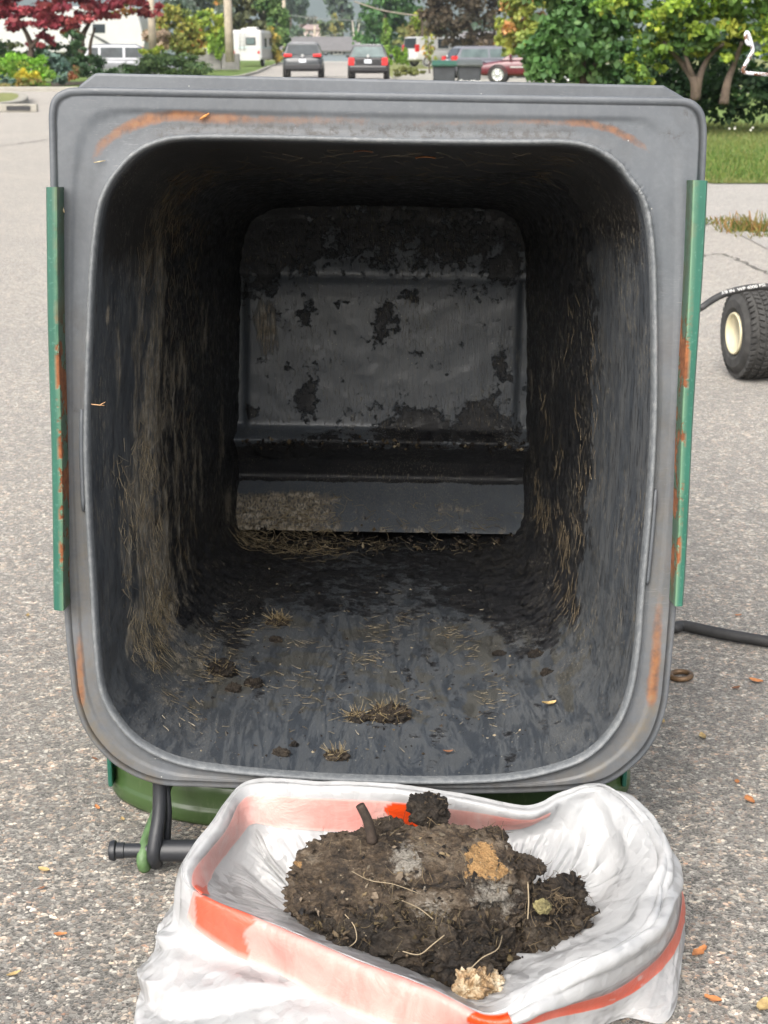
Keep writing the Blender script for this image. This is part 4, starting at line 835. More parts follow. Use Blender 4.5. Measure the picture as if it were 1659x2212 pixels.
longf = longf+innm*(.0065*rdg+.004*rdg2)+outm*(1-.5*rightside)*(.0045*rdg+.005*rdg2)+rightside*sstep(1.8, 2.4, Rr)*(1-sstep(5.4, 5.8, Rr))*.0022*rdg2
hemw = .0012*fbm(Q*np.array([2.2, 2.2, 1.]), 2).reshape(ns, nr)
B = B+NrmB*(longf+rollf+drape+lean+hemw)[..., None]
B[..., 2] = np.maximum(B[..., 2], .0022)
bag = thing('bin_bag', 'open white plastic bin bag with pink and orange drawstring hem, full of rotten compost', 'bin bag', (bc[0], bc[1], 0))
mesh('bag_film', B.reshape(-1, 3), np.concatenate([grid_faces(ns, nr, False), np.stack([(ns-1)*nr+np.arange(nr-1), (ns-1)*nr+np.arange(1, nr), np.arange(1, nr), np.arange(nr-1)], 1)]), M_film, bag, True, world=True)
# hem: the tape seen through the film, bare orange where the hem is cut away
NrmB = surf_normals(B); sgn = 1
mid = B[int(2*SU), int(4*RU)]; sgn = np.sign(NrmB[int(2*SU), int(4*RU)][2]) or 1; NrmB = NrmB*sgn
def band(keys, name, tape):
    ks = np.arange(keys[0][0], keys[-1][0]+1e-6, 1/SU); u = np.interp(ks, [k[0] for k in keys], [k[1] for k in keys]); l = np.interp(ks, [k[0] for k in keys], [k[2] for k in keys])
    nq = 13; V = []; At = []
    for s, a, b_ in zip(ks, u, l):
        i = int(round(s*SU)) % ns
        for q in range(nq):
            r = (a+(b_-a)*q/(nq-1))*RU; r0 = int(min(r, nr-2)); f = r-r0
            P = B[i, r0]*(1-f)+B[i, r0+1]*f; Nn = NrmB[i, r0]
            V.append(P+Nn*(.0016+.0010*math.sin(q/(nq-1)*math.pi))); At.append((max([v*float(sstep(s0-.02+.05*math.sin(q*.9+s0*7), s0+.05*math.sin(q*.9+s0*7), s)*(1-sstep(s1+.06*math.sin(q*.7+s1*5), s1+.02+.06*math.sin(q*.7+s1*5), s))) for s0, s1, v in tape]+[0]), .5*(q == nq-1 or q == 0), 0))
    mesh(name, V, grid_faces(len(ks), nq, False), M_band, bag, True, {'tape': np.array(At)}, world=True)
band([(-.1, 2.85, 2.2), (.3, 2.80, 2.08), (1.5, 2.78, 2.05), (3, 2.8, 2.1), (4.0, 2.85, 2.3), (4.6, 2.85, 2.6)], 'drawstring_hem', [(2.0, 2.45, 1.)])
band([(17.05, 3.5, 2.9), (17.6, 3.2, 2.5), (18.4, 2.9, 2.3), (19.2, 2.85, 2.25), (19.9, 2.85, 2.2)], 'drawstring_hem', [(17.0, 17.35, .7)])
band([(12.7, 4.3, 5.5), (13.4, 4.2, 5.9), (15, 4.15, 5.95), (16.3, 4.15, 5.85), (17.1, 4.0, 5.5)], 'drawstring_hem', [(16.25, 16.95, .75), (12.6, 13.35, 1.)])
band([(8.1, 5.90, 6.12), (9, 5.75, 6.2), (10, 5.75, 6.2), (11, 5.75, 6.2), (12, 5.75, 6.2), (12.9, 5.75, 6.25)], 'drawstring_hem', [(7.5, 10.6, .62), (10.6, 11.1, .8), (11.1, 13., .7)])

# ------------------------------------------------------------------ the compost in the bag
def blotches(P, spots):
    a = np.zeros((len(P), 3))
    for (px, py, rad, ch, amt) in spots:
        d = ray(px, py); v = P-C0; t = v@d/(d@d); perp = v-np.outer(t, d); dd = np.linalg.norm(perp, axis=1)/(rad*t/FPX)
        a[:, ch] = np.maximum(a[:, ch], amt*np.exp(-dd**2.2))
    return a
def heap_part(name, label, c, r, amp, freq, seed, sq, spots, tilt=(0, 0, 0), res=(170, 260), m=None, ridge=.45, flat=.02):
    P, F = blob(c, r, *res, amp, freq, seed, sq, flat, ridge, tilt)
    o = mesh(name, P, F, m or M_comp, None, True, {'blotch': blotches(P, spots)}); tag(o, label, 'compost', 'rotten compost heaped in the white bag'); return o, P
SPOTS = [(1040, 1860, 46, 1, 1.), (1075, 1880, 26, 1, .9), (880, 1858, 50, 0, .9), (930, 1985, 75, 0, .75), (1070, 1940, 75, 0, .8), (860, 1970, 60, 0, .5), (800, 1900, 40, 0, .35), (645, 1866, 14, 1, .8), (690, 1950, 22, 1, .35), (760, 1905, 20, 1, .4)]
def plate(c, rx, ry, h, seed, tilt, nu=90, nv=300):
    P, F = blob((0, 0, 0), (rx, ry, h), nu, nv, h*.55, 26, seed, .72, None, .5, (0, 0, 0), .8)
    an = np.arctan2(P[:, 1]/ry, P[:, 0]/rx); q = np.stack([np.cos(an)*2.2+seed, np.sin(an)*2.2, P[:, 2]*20], 1)
    rag = 1+.09*fbm(q, 3)+.08*fbm(q*4.3+7, 3, True); P[:, :2] *= rag[:, None]; rr_ = np.hypot(P[:, 0]/rx, P[:, 1]/ry)
    P[:, 2] += .006*fbm(np.stack([P[:, 0]*22+seed, P[:, 1]*22, P[:, 0]*0], 1), 3)+.010*np.clip(rr_-.75, 0, 1)*fbm(np.stack([P[:, 0]*30, P[:, 1]*30+seed, P[:, 0]*0+3], 1), 2)
    return P@bpy_euler(tilt).T+np.array(c), F
sc_ = at(885, 1900, 1.39); L_ = []
nrm_ = np.array([0, -math.sin(.31), math.cos(.31)])
for off_, dx_, dy_, rx, ry, h, sd_ in ((-.036, .002, .004, .113, .053, .015, 2.), (-.018, -.003, -.002, .118, .057, .014, 5.5), (-.001, .002, .000, .115, .056, .013, 9.1), (.013, -.004, .004, .108, .050, .011, 14.7), (.022, .028, .006, .070, .036, .007, 21.3)):
    L_.append(plate(sc_+nrm_*off_+np.array([dx_, dy_*.9, dy_*.4]), rx, ry, h, sd_, (.31+.05*math.sin(sd_), .05*math.cos(sd_*2), .05*math.sin(sd_*3))))
PS = np.concatenate([l[0] for l in L_]); ofs = np.cumsum([0]+[len(l[0]) for l in L_[:-1]]); slab = mesh('compost_slab', PS, np.concatenate([l[1]+o_ for l, o_ in zip(L_, ofs)]), M_slab, None, True, {'blotch': blotches(PS, SPOTS)})
tag(slab, 'big torn matted slab of compost with grey mould and an ochre crust, on top in the bag', 'compost', 'rotten compost heaped in the white bag')
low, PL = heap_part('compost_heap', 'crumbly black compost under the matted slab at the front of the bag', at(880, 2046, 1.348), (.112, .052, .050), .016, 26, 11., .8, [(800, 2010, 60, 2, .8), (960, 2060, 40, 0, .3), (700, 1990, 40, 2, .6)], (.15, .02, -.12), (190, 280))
rt, PR = heap_part('compost_lump', 'loose black clod with roots at the right hand side of the bag', at(1190, 2015, 1.375), (.042, .050, .042), .015, 38, 23., .9, [(1200, 1960, 30, 2, .6), (1150, 2080, 30, 0, .3)], (.1, .3, .2), (150, 200))
tp, PT = heap_part('compost_lump', 'rounded black clod perched on the top edge of the matted slab', at(925, 1752, 1.45), (.021, .018, .017), .006, 60, 5., .9, [(925, 1750, 60, 2, .5)], (0, .2, 0), (90, 130), flat=None)
t2, PT2 = heap_part('compost_lump', 'low ragged crumb on the back edge of the slab, left of the perched clod', at(835, 1788, 1.44), (.022, .014, .009), .005, 60, 8., .9, [(835, 1780, 60, 2, .5)], (0, 0, 0), (80, 110), m=M_slab, flat=None)
t3, PT3 = heap_part('compost_lump', 'small dark crumb on the back edge of the slab, right of the perched clod', at(1060, 1806, 1.44), (.019, .012, .007), .004, 70, 13., .9, [(1060, 1800, 60, 2, .5)], (0, 0, 0), (80, 110), m=M_slab, flat=None)
t4, PT4 = heap_part('compost_lump', 'ragged crumb hanging off the right end of the slab', at(1138, 1866, 1.41), (.020, .013, .007), .004, 70, 17., .9, [(1140, 1862, 60, 2, .6)], (0, .3, 0), (80, 110), m=M_slab, flat=None)
t5, PT5 = heap_part('compost_lump', 'upright ragged clod rising at the right edge of the heap', at(1222, 1935, 1.385), (.016, .016, .024), .008, 60, 19., .9, [(1225, 1920, 40, 2, .5)], (0, .5, 0), (90, 120), flat=None)
t6, PT6 = heap_part('food_scrap', 'pale tan mouldy food scrap at the front lip of the bag', at(1035, 2135, 1.262), (.024, .018, .018), .007, 42, 27., .8, [], (0, .1, .3), (110, 150), M_pale)
t7, PT7 = heap_part('food_scrap', 'yellowish green scrap on the right hand clod', at(1172, 1958, 1.345), (.0085, .008, .007), .0022, 90, 37., .95, [], (0, 0, 0), (60, 80), simple('yellow_green_mould', (.22, .19, .085), .8, .6, 160, .8), flat=None)
t8, PT8 = heap_part('compost_lump', 'brown crumb just behind the pale food scrap', at(1010, 2078, 1.285), (.030, .018, .016), .010, 55, 41., .9, [], (0, 0, 0), (90, 120))
# the upright stub of a twig, roots, straw
tw = MB(); A = gz(800, 1795, .150); Bt = A+np.array([-.0105, .002, .028]); tw.tube(cr_open([A-np.array([-.002, 0, .012]), A, A*.5+Bt*.5+[.0015, 0, 0], Bt], 4), np.linspace(.0058, .0046, 13), 10)
tag(tw.build('twig', simple('wet_dark_wood', (.035, .024, .017), .7, .5, 120, .6), None, True), 'short dark stick standing up from the back of the heap in the bag', 'twig')
def surface_fibres(P, n, l0, l1, r0, r1, c0, c1, lift, curl, par, name='root_fibres'):
    vis = P[(P[:, 2] > .03)]; k = rng.integers(0, len(vis), n); p = vis[k]; ctr = P.mean(0); Nn = p-ctr; Nn /= np.linalg.norm(Nn, axis=1)[:, None]
    D = np.cross(Nn, rng.normal(size=(n, 3))); D /= np.linalg.norm(D, axis=1)[:, None]; D = D+Nn*rng.uniform(-.1, lift, n)[:, None]; D /= np.linalg.norm(D, axis=1)[:, None]
    f = rng.uniform(0, 1, n)[:, None]; V, F, c = fibres(p+Nn*.0008, D, Nn, rng.uniform(l0, l1, n), rng.uniform(r0, r1, n), np.array(c0)*(1-f)+np.array(c1)*f, 5, curl)
    tag(mesh(name, V, F, DRY, par, True, {'tint': c}), kind='stuff')
def flakes(P, n, r0, r1, cols, par, tilt=.45, name='matted_leaves'):
    vis = P[(P[:, 2] > .035)]; k = rng.integers(0, len(vis), n); p = vis[k]; ctr = P.mean(0); Nn = (p-ctr)/np.array([1.6, .8, .7]); Nn /= np.linalg.norm(Nn, axis=1)[:, None]
    Nn = Nn+rng.normal(size=(n, 3))*tilt; Nn /= np.linalg.norm(Nn, axis=1)[:, None]; U = np.cross(Nn, rng.normal(size=(n, 3))); U /= np.linalg.norm(U, axis=1)[:, None]; W_ = np.cross(Nn, U)
    R0 = rng.uniform(r0, r1, n); el = rng.uniform(.35, .9, n); V = [p+Nn*.0012]; m_ = 9; 
    for j in range(m_):
        a = j/m_*2*np.pi; rr = R0*rng.uniform(.55, 1.2, n); V.append(p+U*(np.cos(a)*rr)[:, None]+W_*(np.sin(a)*rr*el)[:, None]+Nn*(rng.uniform(-.25, .30, n)*rr)[:, None])
    V = np.stack(V, 1).reshape(-1, 3); b_ = np.arange(n)[:, None]*(m_+1); F = np.concatenate([np.concatenate([b_, b_+1+j, b_+1+(j+1) % m_], 1) for j in range(m_)])
    c = np.array(cols)[rng.integers(0, len(cols), n)]*rng.uniform(.6, 1.4, n)[:, None]; T = np.repeat(c, m_+1, 0)*rng.uniform(.8, 1.2, (n*(m_+1), 1))
    tag(mesh(name, V, F, DRY, par, False, {'tint': T}), kind='stuff')
PALC = [(.014, .011, .009), (.025, .018, .012), (.045, .032, .020), (.085, .062, .038), (.010, .009, .009), (.12, .105, .085), (.16, .12, .07)]
flakes(PS, 900, .0018, .0060, PALC+[(.14, .11, .08), (.20, .165, .12)], slab, .18); flakes(PL, 700, .0015, .005, PALC[:4]+[(.08, .06, .03)], low, .8); flakes(PR, 420, .0015, .005, PALC[:4], rt, .9)
for Px, o in ((PT, tp), (PT2, t2), (PT3, t3), (PT4, t4), (PT5, t5), (PT8, t8)): flakes(Px, 26, .001, .0030, PALC[:4], o, .9)
surface_fibres(PS, 480, .005, .022, .0002, .00042, (.05, .038, .024), (.27, .21, .13), .10, 1.1, slab)
surface_fibres(PL, 700, .005, .020, .0002, .0004, (.04, .03, .02), (.22, .17, .10), .25, 1.2, low)
surface_fibres(PR, 420, .006, .024, .0002, .0005, (.04, .03, .02), (.24, .18, .11), .4, 1.2, rt)
for Px, o in ((PT, tp), (PT2, t2), (PT3, t3), (PT4, t4), (PT5, t5), (PT8, t8)): surface_fibres(Px, 28, .005, .018, .0002, .0005, (.05, .035, .025), (.2, .15, .09), .6, 1., o)
M_root = simple('pale_root', (.27, .215, .14), .7, .3, 60)
for pts, r, lab in (([(868, 1945), (905, 1962), (935, 1985)], .00055, 'long pale root lying across the front of the slab'), ([(760, 1882), (800, 1902), (850, 1910), (905, 1930)], .0004, 'thin straw crossing the middle of the slab'), ([(745, 1975), (765, 2000), (770, 2030), (755, 2045)], .0005, 'pale curved root over the dark hollow under the slab'), ([(870, 2055), (905, 2062), (935, 2040), (960, 2020)], .0006, 'curled pale root at the lower lip of the slab'), ([(1010, 2100), (1040, 2070), (1075, 2050), (1085, 2020)], .0006, 'grey root on the loose compost at the front'), ([(1140, 1905), (1142, 1945), (1140, 1985)], .0007, 'whitish stalk dangling between the slab and the right hand clod')):
    allP = np.concatenate([PS, PL, PR, PT8]); dz = (allP-C0)@cF; pxs = CX+FPX*((allP-C0)@cR)/dz; pys = CY-FPX*((allP-C0)@cU)/dz; W_ = []
    for (px, py) in pts:
        k = np.where((pxs-px)**2+(pys-py)**2 < 100)[0]
        dmin = dz[k].min() if len(k) else 1.5
        W_.append(C0+ray(px, py)*(dmin-.003))
    mb = MB(); mb.tube(cr_open(W_, 5), r, 6); tag(mb.build('root', M_root, None, True), lab, 'root')

# ------------------------------------------------------------------ hose, ring, pressure washer wheel at the right
def m_hose():
    b = NB('black_rubber_hose'); p = b.obj
    return b.out(b.ramp(b.noise(p, 30, 4), [(.3, (.022, .022, .023)), (.7, (.045, .045, .046))]), .6, b.bump(b.noise(p, 350, 3), .3, .001))
M_hose = m_hose()
WY = 4.22; wb = gz(1592, 838, 0.0)
tp_ = [at(1720, 621, 4.1), at(1659, 619, 4.12), at(1610, 623, 4.12), at(1560, 637, 4.12), at(1522, 660, 4.10), at(1490, 690, 4.06)]
hp = tp_+[np.array([.62, 3.7, .10]), np.array([.46, 3.2, .013]), np.array([.41, 2.9, .012]), np.array([.43, 2.6, .012])]+[gz(1440, 1347, .0115), gz(1480, 1352, .0115), gz(1560, 1369, .0115), gz(1659, 1386, .0115), gz(1800, 1408, .0115)]
mb = MB(); mb.tube(cr_open(hp, 8), .0093, 14); hose = tag(mb.build('hose', M_hose, None, True), 'black rubber hose draped over the cream rimmed tyre and lying behind the bin', 'hose')
fo_ = bpy.data.curves.new('hose_lettering', 'FONT'); fo_.body = '3/8 IN  WP 4000 PSI  MAX 275'; fo_.size = .014; fo_.extrude = .0003
fo_.materials.append(simple('white_hose_print', (.6, .6, .58), .6, .2, 60)); tmp_ = bpy.data.objects.new('hose_lettering', fo_); COL.objects.link(tmp_); me_ = bpy.data.meshes.new_from_object(tmp_.evaluated_get(bpy.context.evaluated_depsgraph_get())); bpy.data.objects.remove(tmp_)
ob = bpy.data.objects.new('hose_lettering', me_); COL.objects.link(ob); ob.parent = hose
q0, q1 = at(1557, 637.5, 4.105), at(1659, 618.5, 4.105); dx = Vector(q1-q0).normalized(); nrm = Vector(-cF+cU*.5); nrm = (nrm-dx*nrm.dot(dx)).normalized(); yv = nrm.cross(dx)
from mathutils import Matrix
mt = Matrix((dx, yv, nrm)).transposed().to_4x4(); mt.translation = Vector(q0)+nrm*.0102-yv*.004; ob.matrix_world = mt
mb = MB(); rc_ = gz(1471, 1459, .006); mb.tube([rc_+np.array([.0150*math.cos(a), .0150*math.sin(a), .001*math.cos(a)]) for a in np.linspace(0, 2*math.pi, 28, endpoint=False)], .0042, 10, closed=True)
tag(mb.build('ring', simple('tarnished_brass', (.20, .125, .07), .5, .35, 60, .3, .5), None, True), 'brown tarnished ring on the asphalt beside the lower right of the bin', 'ring')
yaw = R(8.5)
pw = thing('pressure_washer', 'pressure washer cart with fat knobbly tyre on a cream rim, mostly out of frame', 'cart', (wb[0]+.075, wb[1]+.13, 0), yaw)
Rt, Wt = .136, .135
wh = MB(); pr = [(-Wt/2+.006, .060), (-Wt/2-.004, .075), (-Wt/2-.004, .098), (-Wt/2+.008, .117), (-Wt/2+.022, .126), (0, .1285), (Wt/2-.022, .126), (Wt/2-.008, .117), (Wt/2+.004, .098), (Wt/2+.004, .075), (Wt/2-.006, .060)]
wh.lathe(pr, (0, 0, Rt), 'x', 64)
# tread blocks are part of the tyre's surface
for row, xo in enumerate(np.linspace(-Wt/2+.014, Wt/2-.014, 6)):
    nb_ = 44
    for k in range(nb_):
        a = (k+.5*(row % 2)+.12*math.sin(row*2))/nb_*2*math.pi; rr = .1275 if 0 < row < 5 else .1225
        u = np.array([0, math.cos(a), math.sin(a)]); v = np.array([0, -math.sin(a), math.cos(a)]); c = np.array([xo, 0, Rt])+u*rr; hx_, hv, hh = .0085, .0064, .0058
        sk = .0025*(1 if row % 2 else -1)
        Vb = [c+np.array([sx*hx_*sc_, 0, 0])+v*(sv*hv*sc_+sk*sx)+u*hz_ for hz_, sc_ in ((-hh, 1.), (hh, .82)) for sx, sv in ((-1, -1), (1, -1), (1, 1), (-1, 1))]
        wh.add(Vb, [(4, 5, 6, 7), (0, 1, 5, 4), (1, 2, 6, 5), (2, 3, 7, 6), (3, 0, 4, 7)])
wo = wh.build('wheel', M_tyre, pw, True); autosmooth(wo, 30)
M_cream = simple('cream_enamel', (.62, .56, .38), .45, .18, 12, .1)
rm = MB(); rm.lathe([(-Wt/2+.004, .0625), (-Wt/2-.003, .060), (-Wt/2-.004, .056), (-Wt/2+.004, .053), (-Wt/2+.022, .047), (-Wt/2+.034, .040), (-Wt/2+.036, .022), (-Wt/2+.034, .0)], (0, 0, Rt), 'x', 48); rmo = rm.build('rim', M_cream, wo, True)
hb = MB(); hb.lathe([(-Wt/2+.012, 0), (-Wt/2+.012, .010), (-Wt/2+.018, .0125), (-Wt/2+.036, .0125)], (0, 0, Rt), 'x', 18); hb.build('hub_nut', simple('rusty_bolt', (.07, .055, .045), .7, .3, 60), wo, True)
fr = MB(); fr.tube([(Wt/2, 0, Rt), (.5, 0, Rt)], .011, 12); fr.tube([(.12, .02, Rt), (.14, .03, .5), (.16, .03, .9), (.5, .03, .9)], .012, 12); fr.tube([(.46, .0, Rt), (.48, .03, .5), (.5, .03, .9)], .012, 12); fr.build('cart_frame', M_blackpl, pw, True)
wh2 = wo.copy(); COL.objects.link(wh2); wh2.location = (.58, 0, 0)
hk = MB(); Y0 = wb[1]-.02; hpath = [at(1760, 163, Y0), at(1659, 161, Y0), at(1612, 157, Y0), at(1605, 152, Y0), at(1608, 144, Y0), at(1622, 118, Y0), at(1626, 108, Y0), at(1622, 90, Y0), at(1617, 74, Y0), at(1613, 70, Y0), at(1611, 78, Y0-.01), at(1614, 92, Y0-.012), at(1620, 97, Y0-.012)]
hk.tube(cr_open(hpath, 5), .0052, 10)
def m_hook():
    b = NB('chipped_white_rod'); n1 = b.noise(b.obj, 45, 5, .7)
    return b.out(b.mix(b.ramp(n1, [(.5, 0.), (.56, 1.)]), (.62, .63, .66), (.13, .06, .03)), .4)
Vh = np.array(hk.V); hko = mesh('hose_hook', Vh, hk.F, m_hook(), None, True); hko.parent = pw; pw_m = Matrix.Translation(pw.location) @ Matrix.Rotation(pw.rotation_euler[2], 4, 'Z'); hko.matrix_parent_inverse = pw_m.inverted()
# weeds in the driveway crack, leaf litter
def tuft(p, n, h0, h1, spread, cols, w=.0012, elong=(1, 1)):
    q = p+np.column_stack([rng.normal(size=n)*spread*elong[0], rng.normal(size=n)*spread*elong[1], np.zeros(n)]); D = np.column_stack([rng.normal(size=n)*.5, rng.normal(size=n)*.5, np.ones(n)]); D /= np.linalg.norm(D, axis=1)[:, None]
    Nn = np.cross(D, rng.normal(size=(n, 3))); Nn /= np.linalg.norm(Nn, axis=1)[:, None]; k = rng.integers(0, len(cols), n)
    return fibres(q, D, Nn, rng.uniform(h0, h1, n), np.full(n, w), np.array(cols)[k]*rng.uniform(.7, 1.2, n)[:, None], 3, .6)
fs = []
for px, py, n, h1, sp in ((1620, 501, 160, .12, .05), (1598, 494, 60, .07, .05), (1578, 485, 60, .05, .06), (1556, 478, 40, .04, .05), (1640, 512, 30, .04, .05)): fs.append(tuft(gz(px, py), n, .02, h1, sp, [(.10, .15, .03), (.30, .26, .08), (.36, .20, .07), (.22, .22, .06)], .004, (1.3, .8)))
Vv = np.concatenate([f[0] for f in fs]); off = np.cumsum([0]+[len(f[0]) for f in fs[:-1]]); Ff = np.concatenate([f[1]+o_ for f, o_ in zip(fs, off)])
tag(mesh('weeds', Vv, Ff, LEAF, None, True, {'tint': np.concatenate([f[2] for f in fs])}), 'dry grassy weeds growing along the crack at the driveway edge', 'weeds', kind='stuff')
lv = [(1633, 1472, .022, M_leafor, 'bright orange leaf scrap beside the hose at the right edge'), (1590, 1487, .016, M_leafbr, 'thin brown leaf scrap right of the tarnished ring'), (1510, 2058, .026, M_leafor, 'pale orange leaf right of the bag'), (1330+262, 1690, .012, M_leafor, 'small red leaf scrap right of the bin corner'), (1620, 1730, .022, M_leafor, 'ragged orange leaf at the right edge level with the bin corner'), (1518, 1592, .022, M_leaftan, 'long tan leaf stalk right of the bin'), (1540, 2240-80, .018, M_leafor, 'orange leaf scrap low on the right'), (1650, 2175, .025, M_leaftan, 'tan leaf scrap in the lower right corner'), (120, 1305, .010, M_leafor, 'tiny orange scrap left of the green rail'), (60, 1330, .014, M_leaftan, 'tan leaf stalk far left of the bin'), (205, 1790-150, .012, M_leafbr, 'brown scrap left of the bin lid'), (210, 1745, .014, M_leafor, 'orange scrap near the folded green lid'), (88, 1920, .010, M_leafbr, 'dark red scrap at the left'), (95, 1880, .016, M_leaftan, 'tan scrap left of the handle tube'), (130, 2020, .014, M_leafor, 'dull orange scrap left of the bag'), (30, 2105, .016, M_leaftan, 'pale scrap near the left edge low down'), (1430, 1560, .014, M_leaftan, 'small tan scrap just right of the bin rim'), (1560, 640, .03, M_leafor, 'orange leaf behind the hose by the tyre'), (265, 1770, .010, M_leaftan, 'tan scrap before the folded green lid'), (1595, 1330, .012, M_leafor, 'orange crumb above the hose')]
for k, (px, py, L, m, lab) in enumerate(lv):
    p = gz(px, py, .002); a = rng.uniform(0, 6.28); u = np.array([math.cos(a), math.sin(a), 0]); v = np.array([-u[1], u[0], 0]); V, F = leaf_mesh(p, u, v, np.array([0, 0, 1.]), L, L*rng.uniform(.35, .6), .25, k)
    tag(mesh('fallen_leaf', V, F, m), lab, 'leaf', 'leaf litter on the asphalt')

# ------------------------------------------------------------------ trees, shrubs and hedges
def leaf_cloud(C, Rr_, n, size, cols, clumps=0, fill=.55, seed=0, droop=0., flat=.55, spread=.30, tall=1.):
    """leaf-sized quads scattered in clumps through an ellipsoid; returns verts, faces, tints."""
    g = np.random.default_rng(seed); C = np.array(C, float); Rr_ = np.array(Rr_, float)
    clumps = clumps or max(8, n//60)
    d = g.normal(size=(clumps, 3)); d /= np.linalg.norm(d, axis=1)[:, None]; rad = g.uniform(0, 1, clumps)**(1/3.)*(1-fill)+fill*g.uniform(.75, 1., clumps)
    cc = d*rad[:, None]*.86
    k = g.integers(0, clumps, n); p = cc[k]+g.normal(size=(n, 3))*spread*.42
    rr = np.linalg.norm(p, axis=1); p *= (np.minimum(rr, 1.06)/np.maximum(rr, 1e-6))[:, None]
    P = C+p*Rr_
    N = g.normal(size=(n, 3)); N[:, 2] += flat*1.6; N += p*.8; N /= np.linalg.norm(N, axis=1)[:, None]
    U = np.cross(N, g.normal(size=(n, 3))); U[:, 2] -= droop; U -= N*(U*N).sum(1)[:, None]; U /= np.linalg.norm(U, axis=1)[:, None]; Vv_ = np.cross(N, U)
    s = size*g.uniform(.6, 1.35, n)[:, None]; sh = np.array([(-.5, 0), (.0, -.34), (.5, 0), (0, .34)])
    Q = np.stack([P+U*(a*s*tall)+Vv_*(b_*s) for a, b_ in sh], 1)
    cols = np.array(cols); ci = g.integers(0, len(cols), clumps); c = cols[ci[k]]*g.uniform(.72, 1.28, clumps)[k][:, None]*g.uniform(.75, 1.25, n)[:, None]
    c = c*1.4; swap = g.uniform(size=n) < .22; c[swap] = 1.4*cols[g.integers(0, len(cols), swap.sum())]
    return Q.reshape(-1, 3), np.arange(4*n).reshape(-1, 4), np.repeat(np.clip(c, 0, 1), 4, 0)
def join(L):
    off = np.cumsum([0]+[len(l[0]) for l in L[:-1]]); return np.concatenate([l[0] for l in L]), np.concatenate([l[1]+o for l, o in zip(L, off)]), np.concatenate([l[2] for l in L])
GREEN = [(.05, .10, .025), (.075, .14, .03), (.035, .075, .022), (.10, .17, .04)]
DKGRN = [(.025, .055, .022), (.04, .08, .03), (.03, .065, .03)]
BLUEG = [(.09, .14, .12), (.12, .18, .15), (.06, .11, .09)]
LIME = [(.17, .24, .03), (.22, .28, .04), (.12, .20, .03), (.28, .30, .05)]
RED = [(.20, .030, .045), (.28, .05, .065), (.14, .022, .034), (.32, .08, .085)]
BRONZE = [(.075, .060, .042), (.10, .08, .055), (.055, .05, .035), (.13, .10, .07)]
AUTUMN = [(.17, .19, .04), (.22, .20, .05), (.12, .16, .04), (.33, .16, .05), (.25, .24, .05)]
OLIVE = [(.13, .14, .05), (.17, .17, .06), (.10, .12, .045), (.22, .19, .08)]
YEL = [(.45, .36, .03), (.38, .32, .03), (.28, .28, .04)]
FAR = [(.07, .11, .075), (.09, .13, .08), (.06, .09, .07)]
_seed = [100]
def plant(name, label, cat, Y, crowns, cols, leaf, n, trunk=None, group=None, mat_=None, depth=1., fill=.55, droop=0., spread=.3, flat=.55, clumps=0, crown_name='crown', tall=1., ground=None):
    """crowns: (px, py, rx, ry) ellipses of the crown at distance Y; trunk: [(px, py, r_px), ...] polylines."""
    base = at(crowns[0][0], 130, Y); zb = float(zg(Y)) if ground is None else ground
    o = thing(name, label, cat, (base[0], Y, zb), 0, group); sc = Y/math.cos(PITCH)*.97/FPX; L = []; tot = sum(c[2]*c[3] for c in crowns)
    for c in crowns:
        _seed[0] += 1; ctr = at(c[0], c[1], Y+(c[4] if len(c) > 4 else 0))
        L.append(leaf_cloud(ctr, (c[2]*sc, c[2]*sc*depth, c[3]*sc), max(40, int(n*c[2]*c[3]/tot)), leaf, cols, clumps, fill, _seed[0], droop, flat, spread, tall))
    V, F, T = join(L); mesh(crown_name, V, F, mat_ or LEAF, o, False, {'tint': T}, world=True)
    if trunk:
        mb = MB()
        for pl_ in trunk:
            pts = [at(q[0], q[1], Y) for q in pl_]; pts = [np.array([p[0], Y+.12*math.sin(i*2.1+p[0]), p[2]]) for i, p in enumerate(pts)]
            cp = cr_open(pts, 4); mb.tube(cp, np.interp(np.linspace(0, 1, len(cp)), np.linspace(0, 1, len(pl_)), [q[2]*sc for q in pl_]), 8)
        mb.build('trunk', M_bark, o, True, world=True)
    return o
# big shrubs on the right, over the verge
plant('leafy_shrub', 'tall broad leaved green shrub at the right, in front of the red car', 'shrub', 20.5, [(1250, 60, 95, 95), (1200, 120, 75, 70), (1310, 120, 85, 70), (1165, 140, 42, 36), (1300, 20, 90, 60), (1230, -40, 110, 80)], [(.055, .12, .035), (.075, .15, .045), (.04, .09, .03), (.10, .17, .06)], .105, 9000, [[(1260, 190, 8), (1255, 120, 5), (1240, 60, 3)], [(1262, 190, 6), (1290, 120, 4), (1310, 60, 3)]], droop=1.2, fill=.35, depth=1.1)
pine = plant('pine_bush', 'spreading yellow green pine bush with bare branching trunks at the right edge', 'shrub', 18.5, [(1400, 60, 85, 50), (1480, 45, 90, 55), (1570, 40, 90, 55), (1650, 60, 90, 75), (1440, 110, 55, 28), (1395, 135, 50, 34), (1375, 175, 40, 28), (1540, 100, 70, 30), (1400, 0, 120, 50), (1560, -40, 150, 60), (1730, 20, 90, 110)], LIME+GREEN, .085, 10500,
   [[(1500, 215, 11), (1497, 175, 9), (1480, 140, 7), (1450, 112, 4), (1430, 90, 3)], [(1502, 215, 9), (1510, 165, 7), (1535, 125, 5), (1560, 95, 3)], [(1560, 225, 11), (1570, 180, 8), (1590, 140, 6), (1600, 90, 4)], [(1497, 170, 6), (1478, 120, 4), (1475, 60, 3)]], fill=.25, spread=.24)
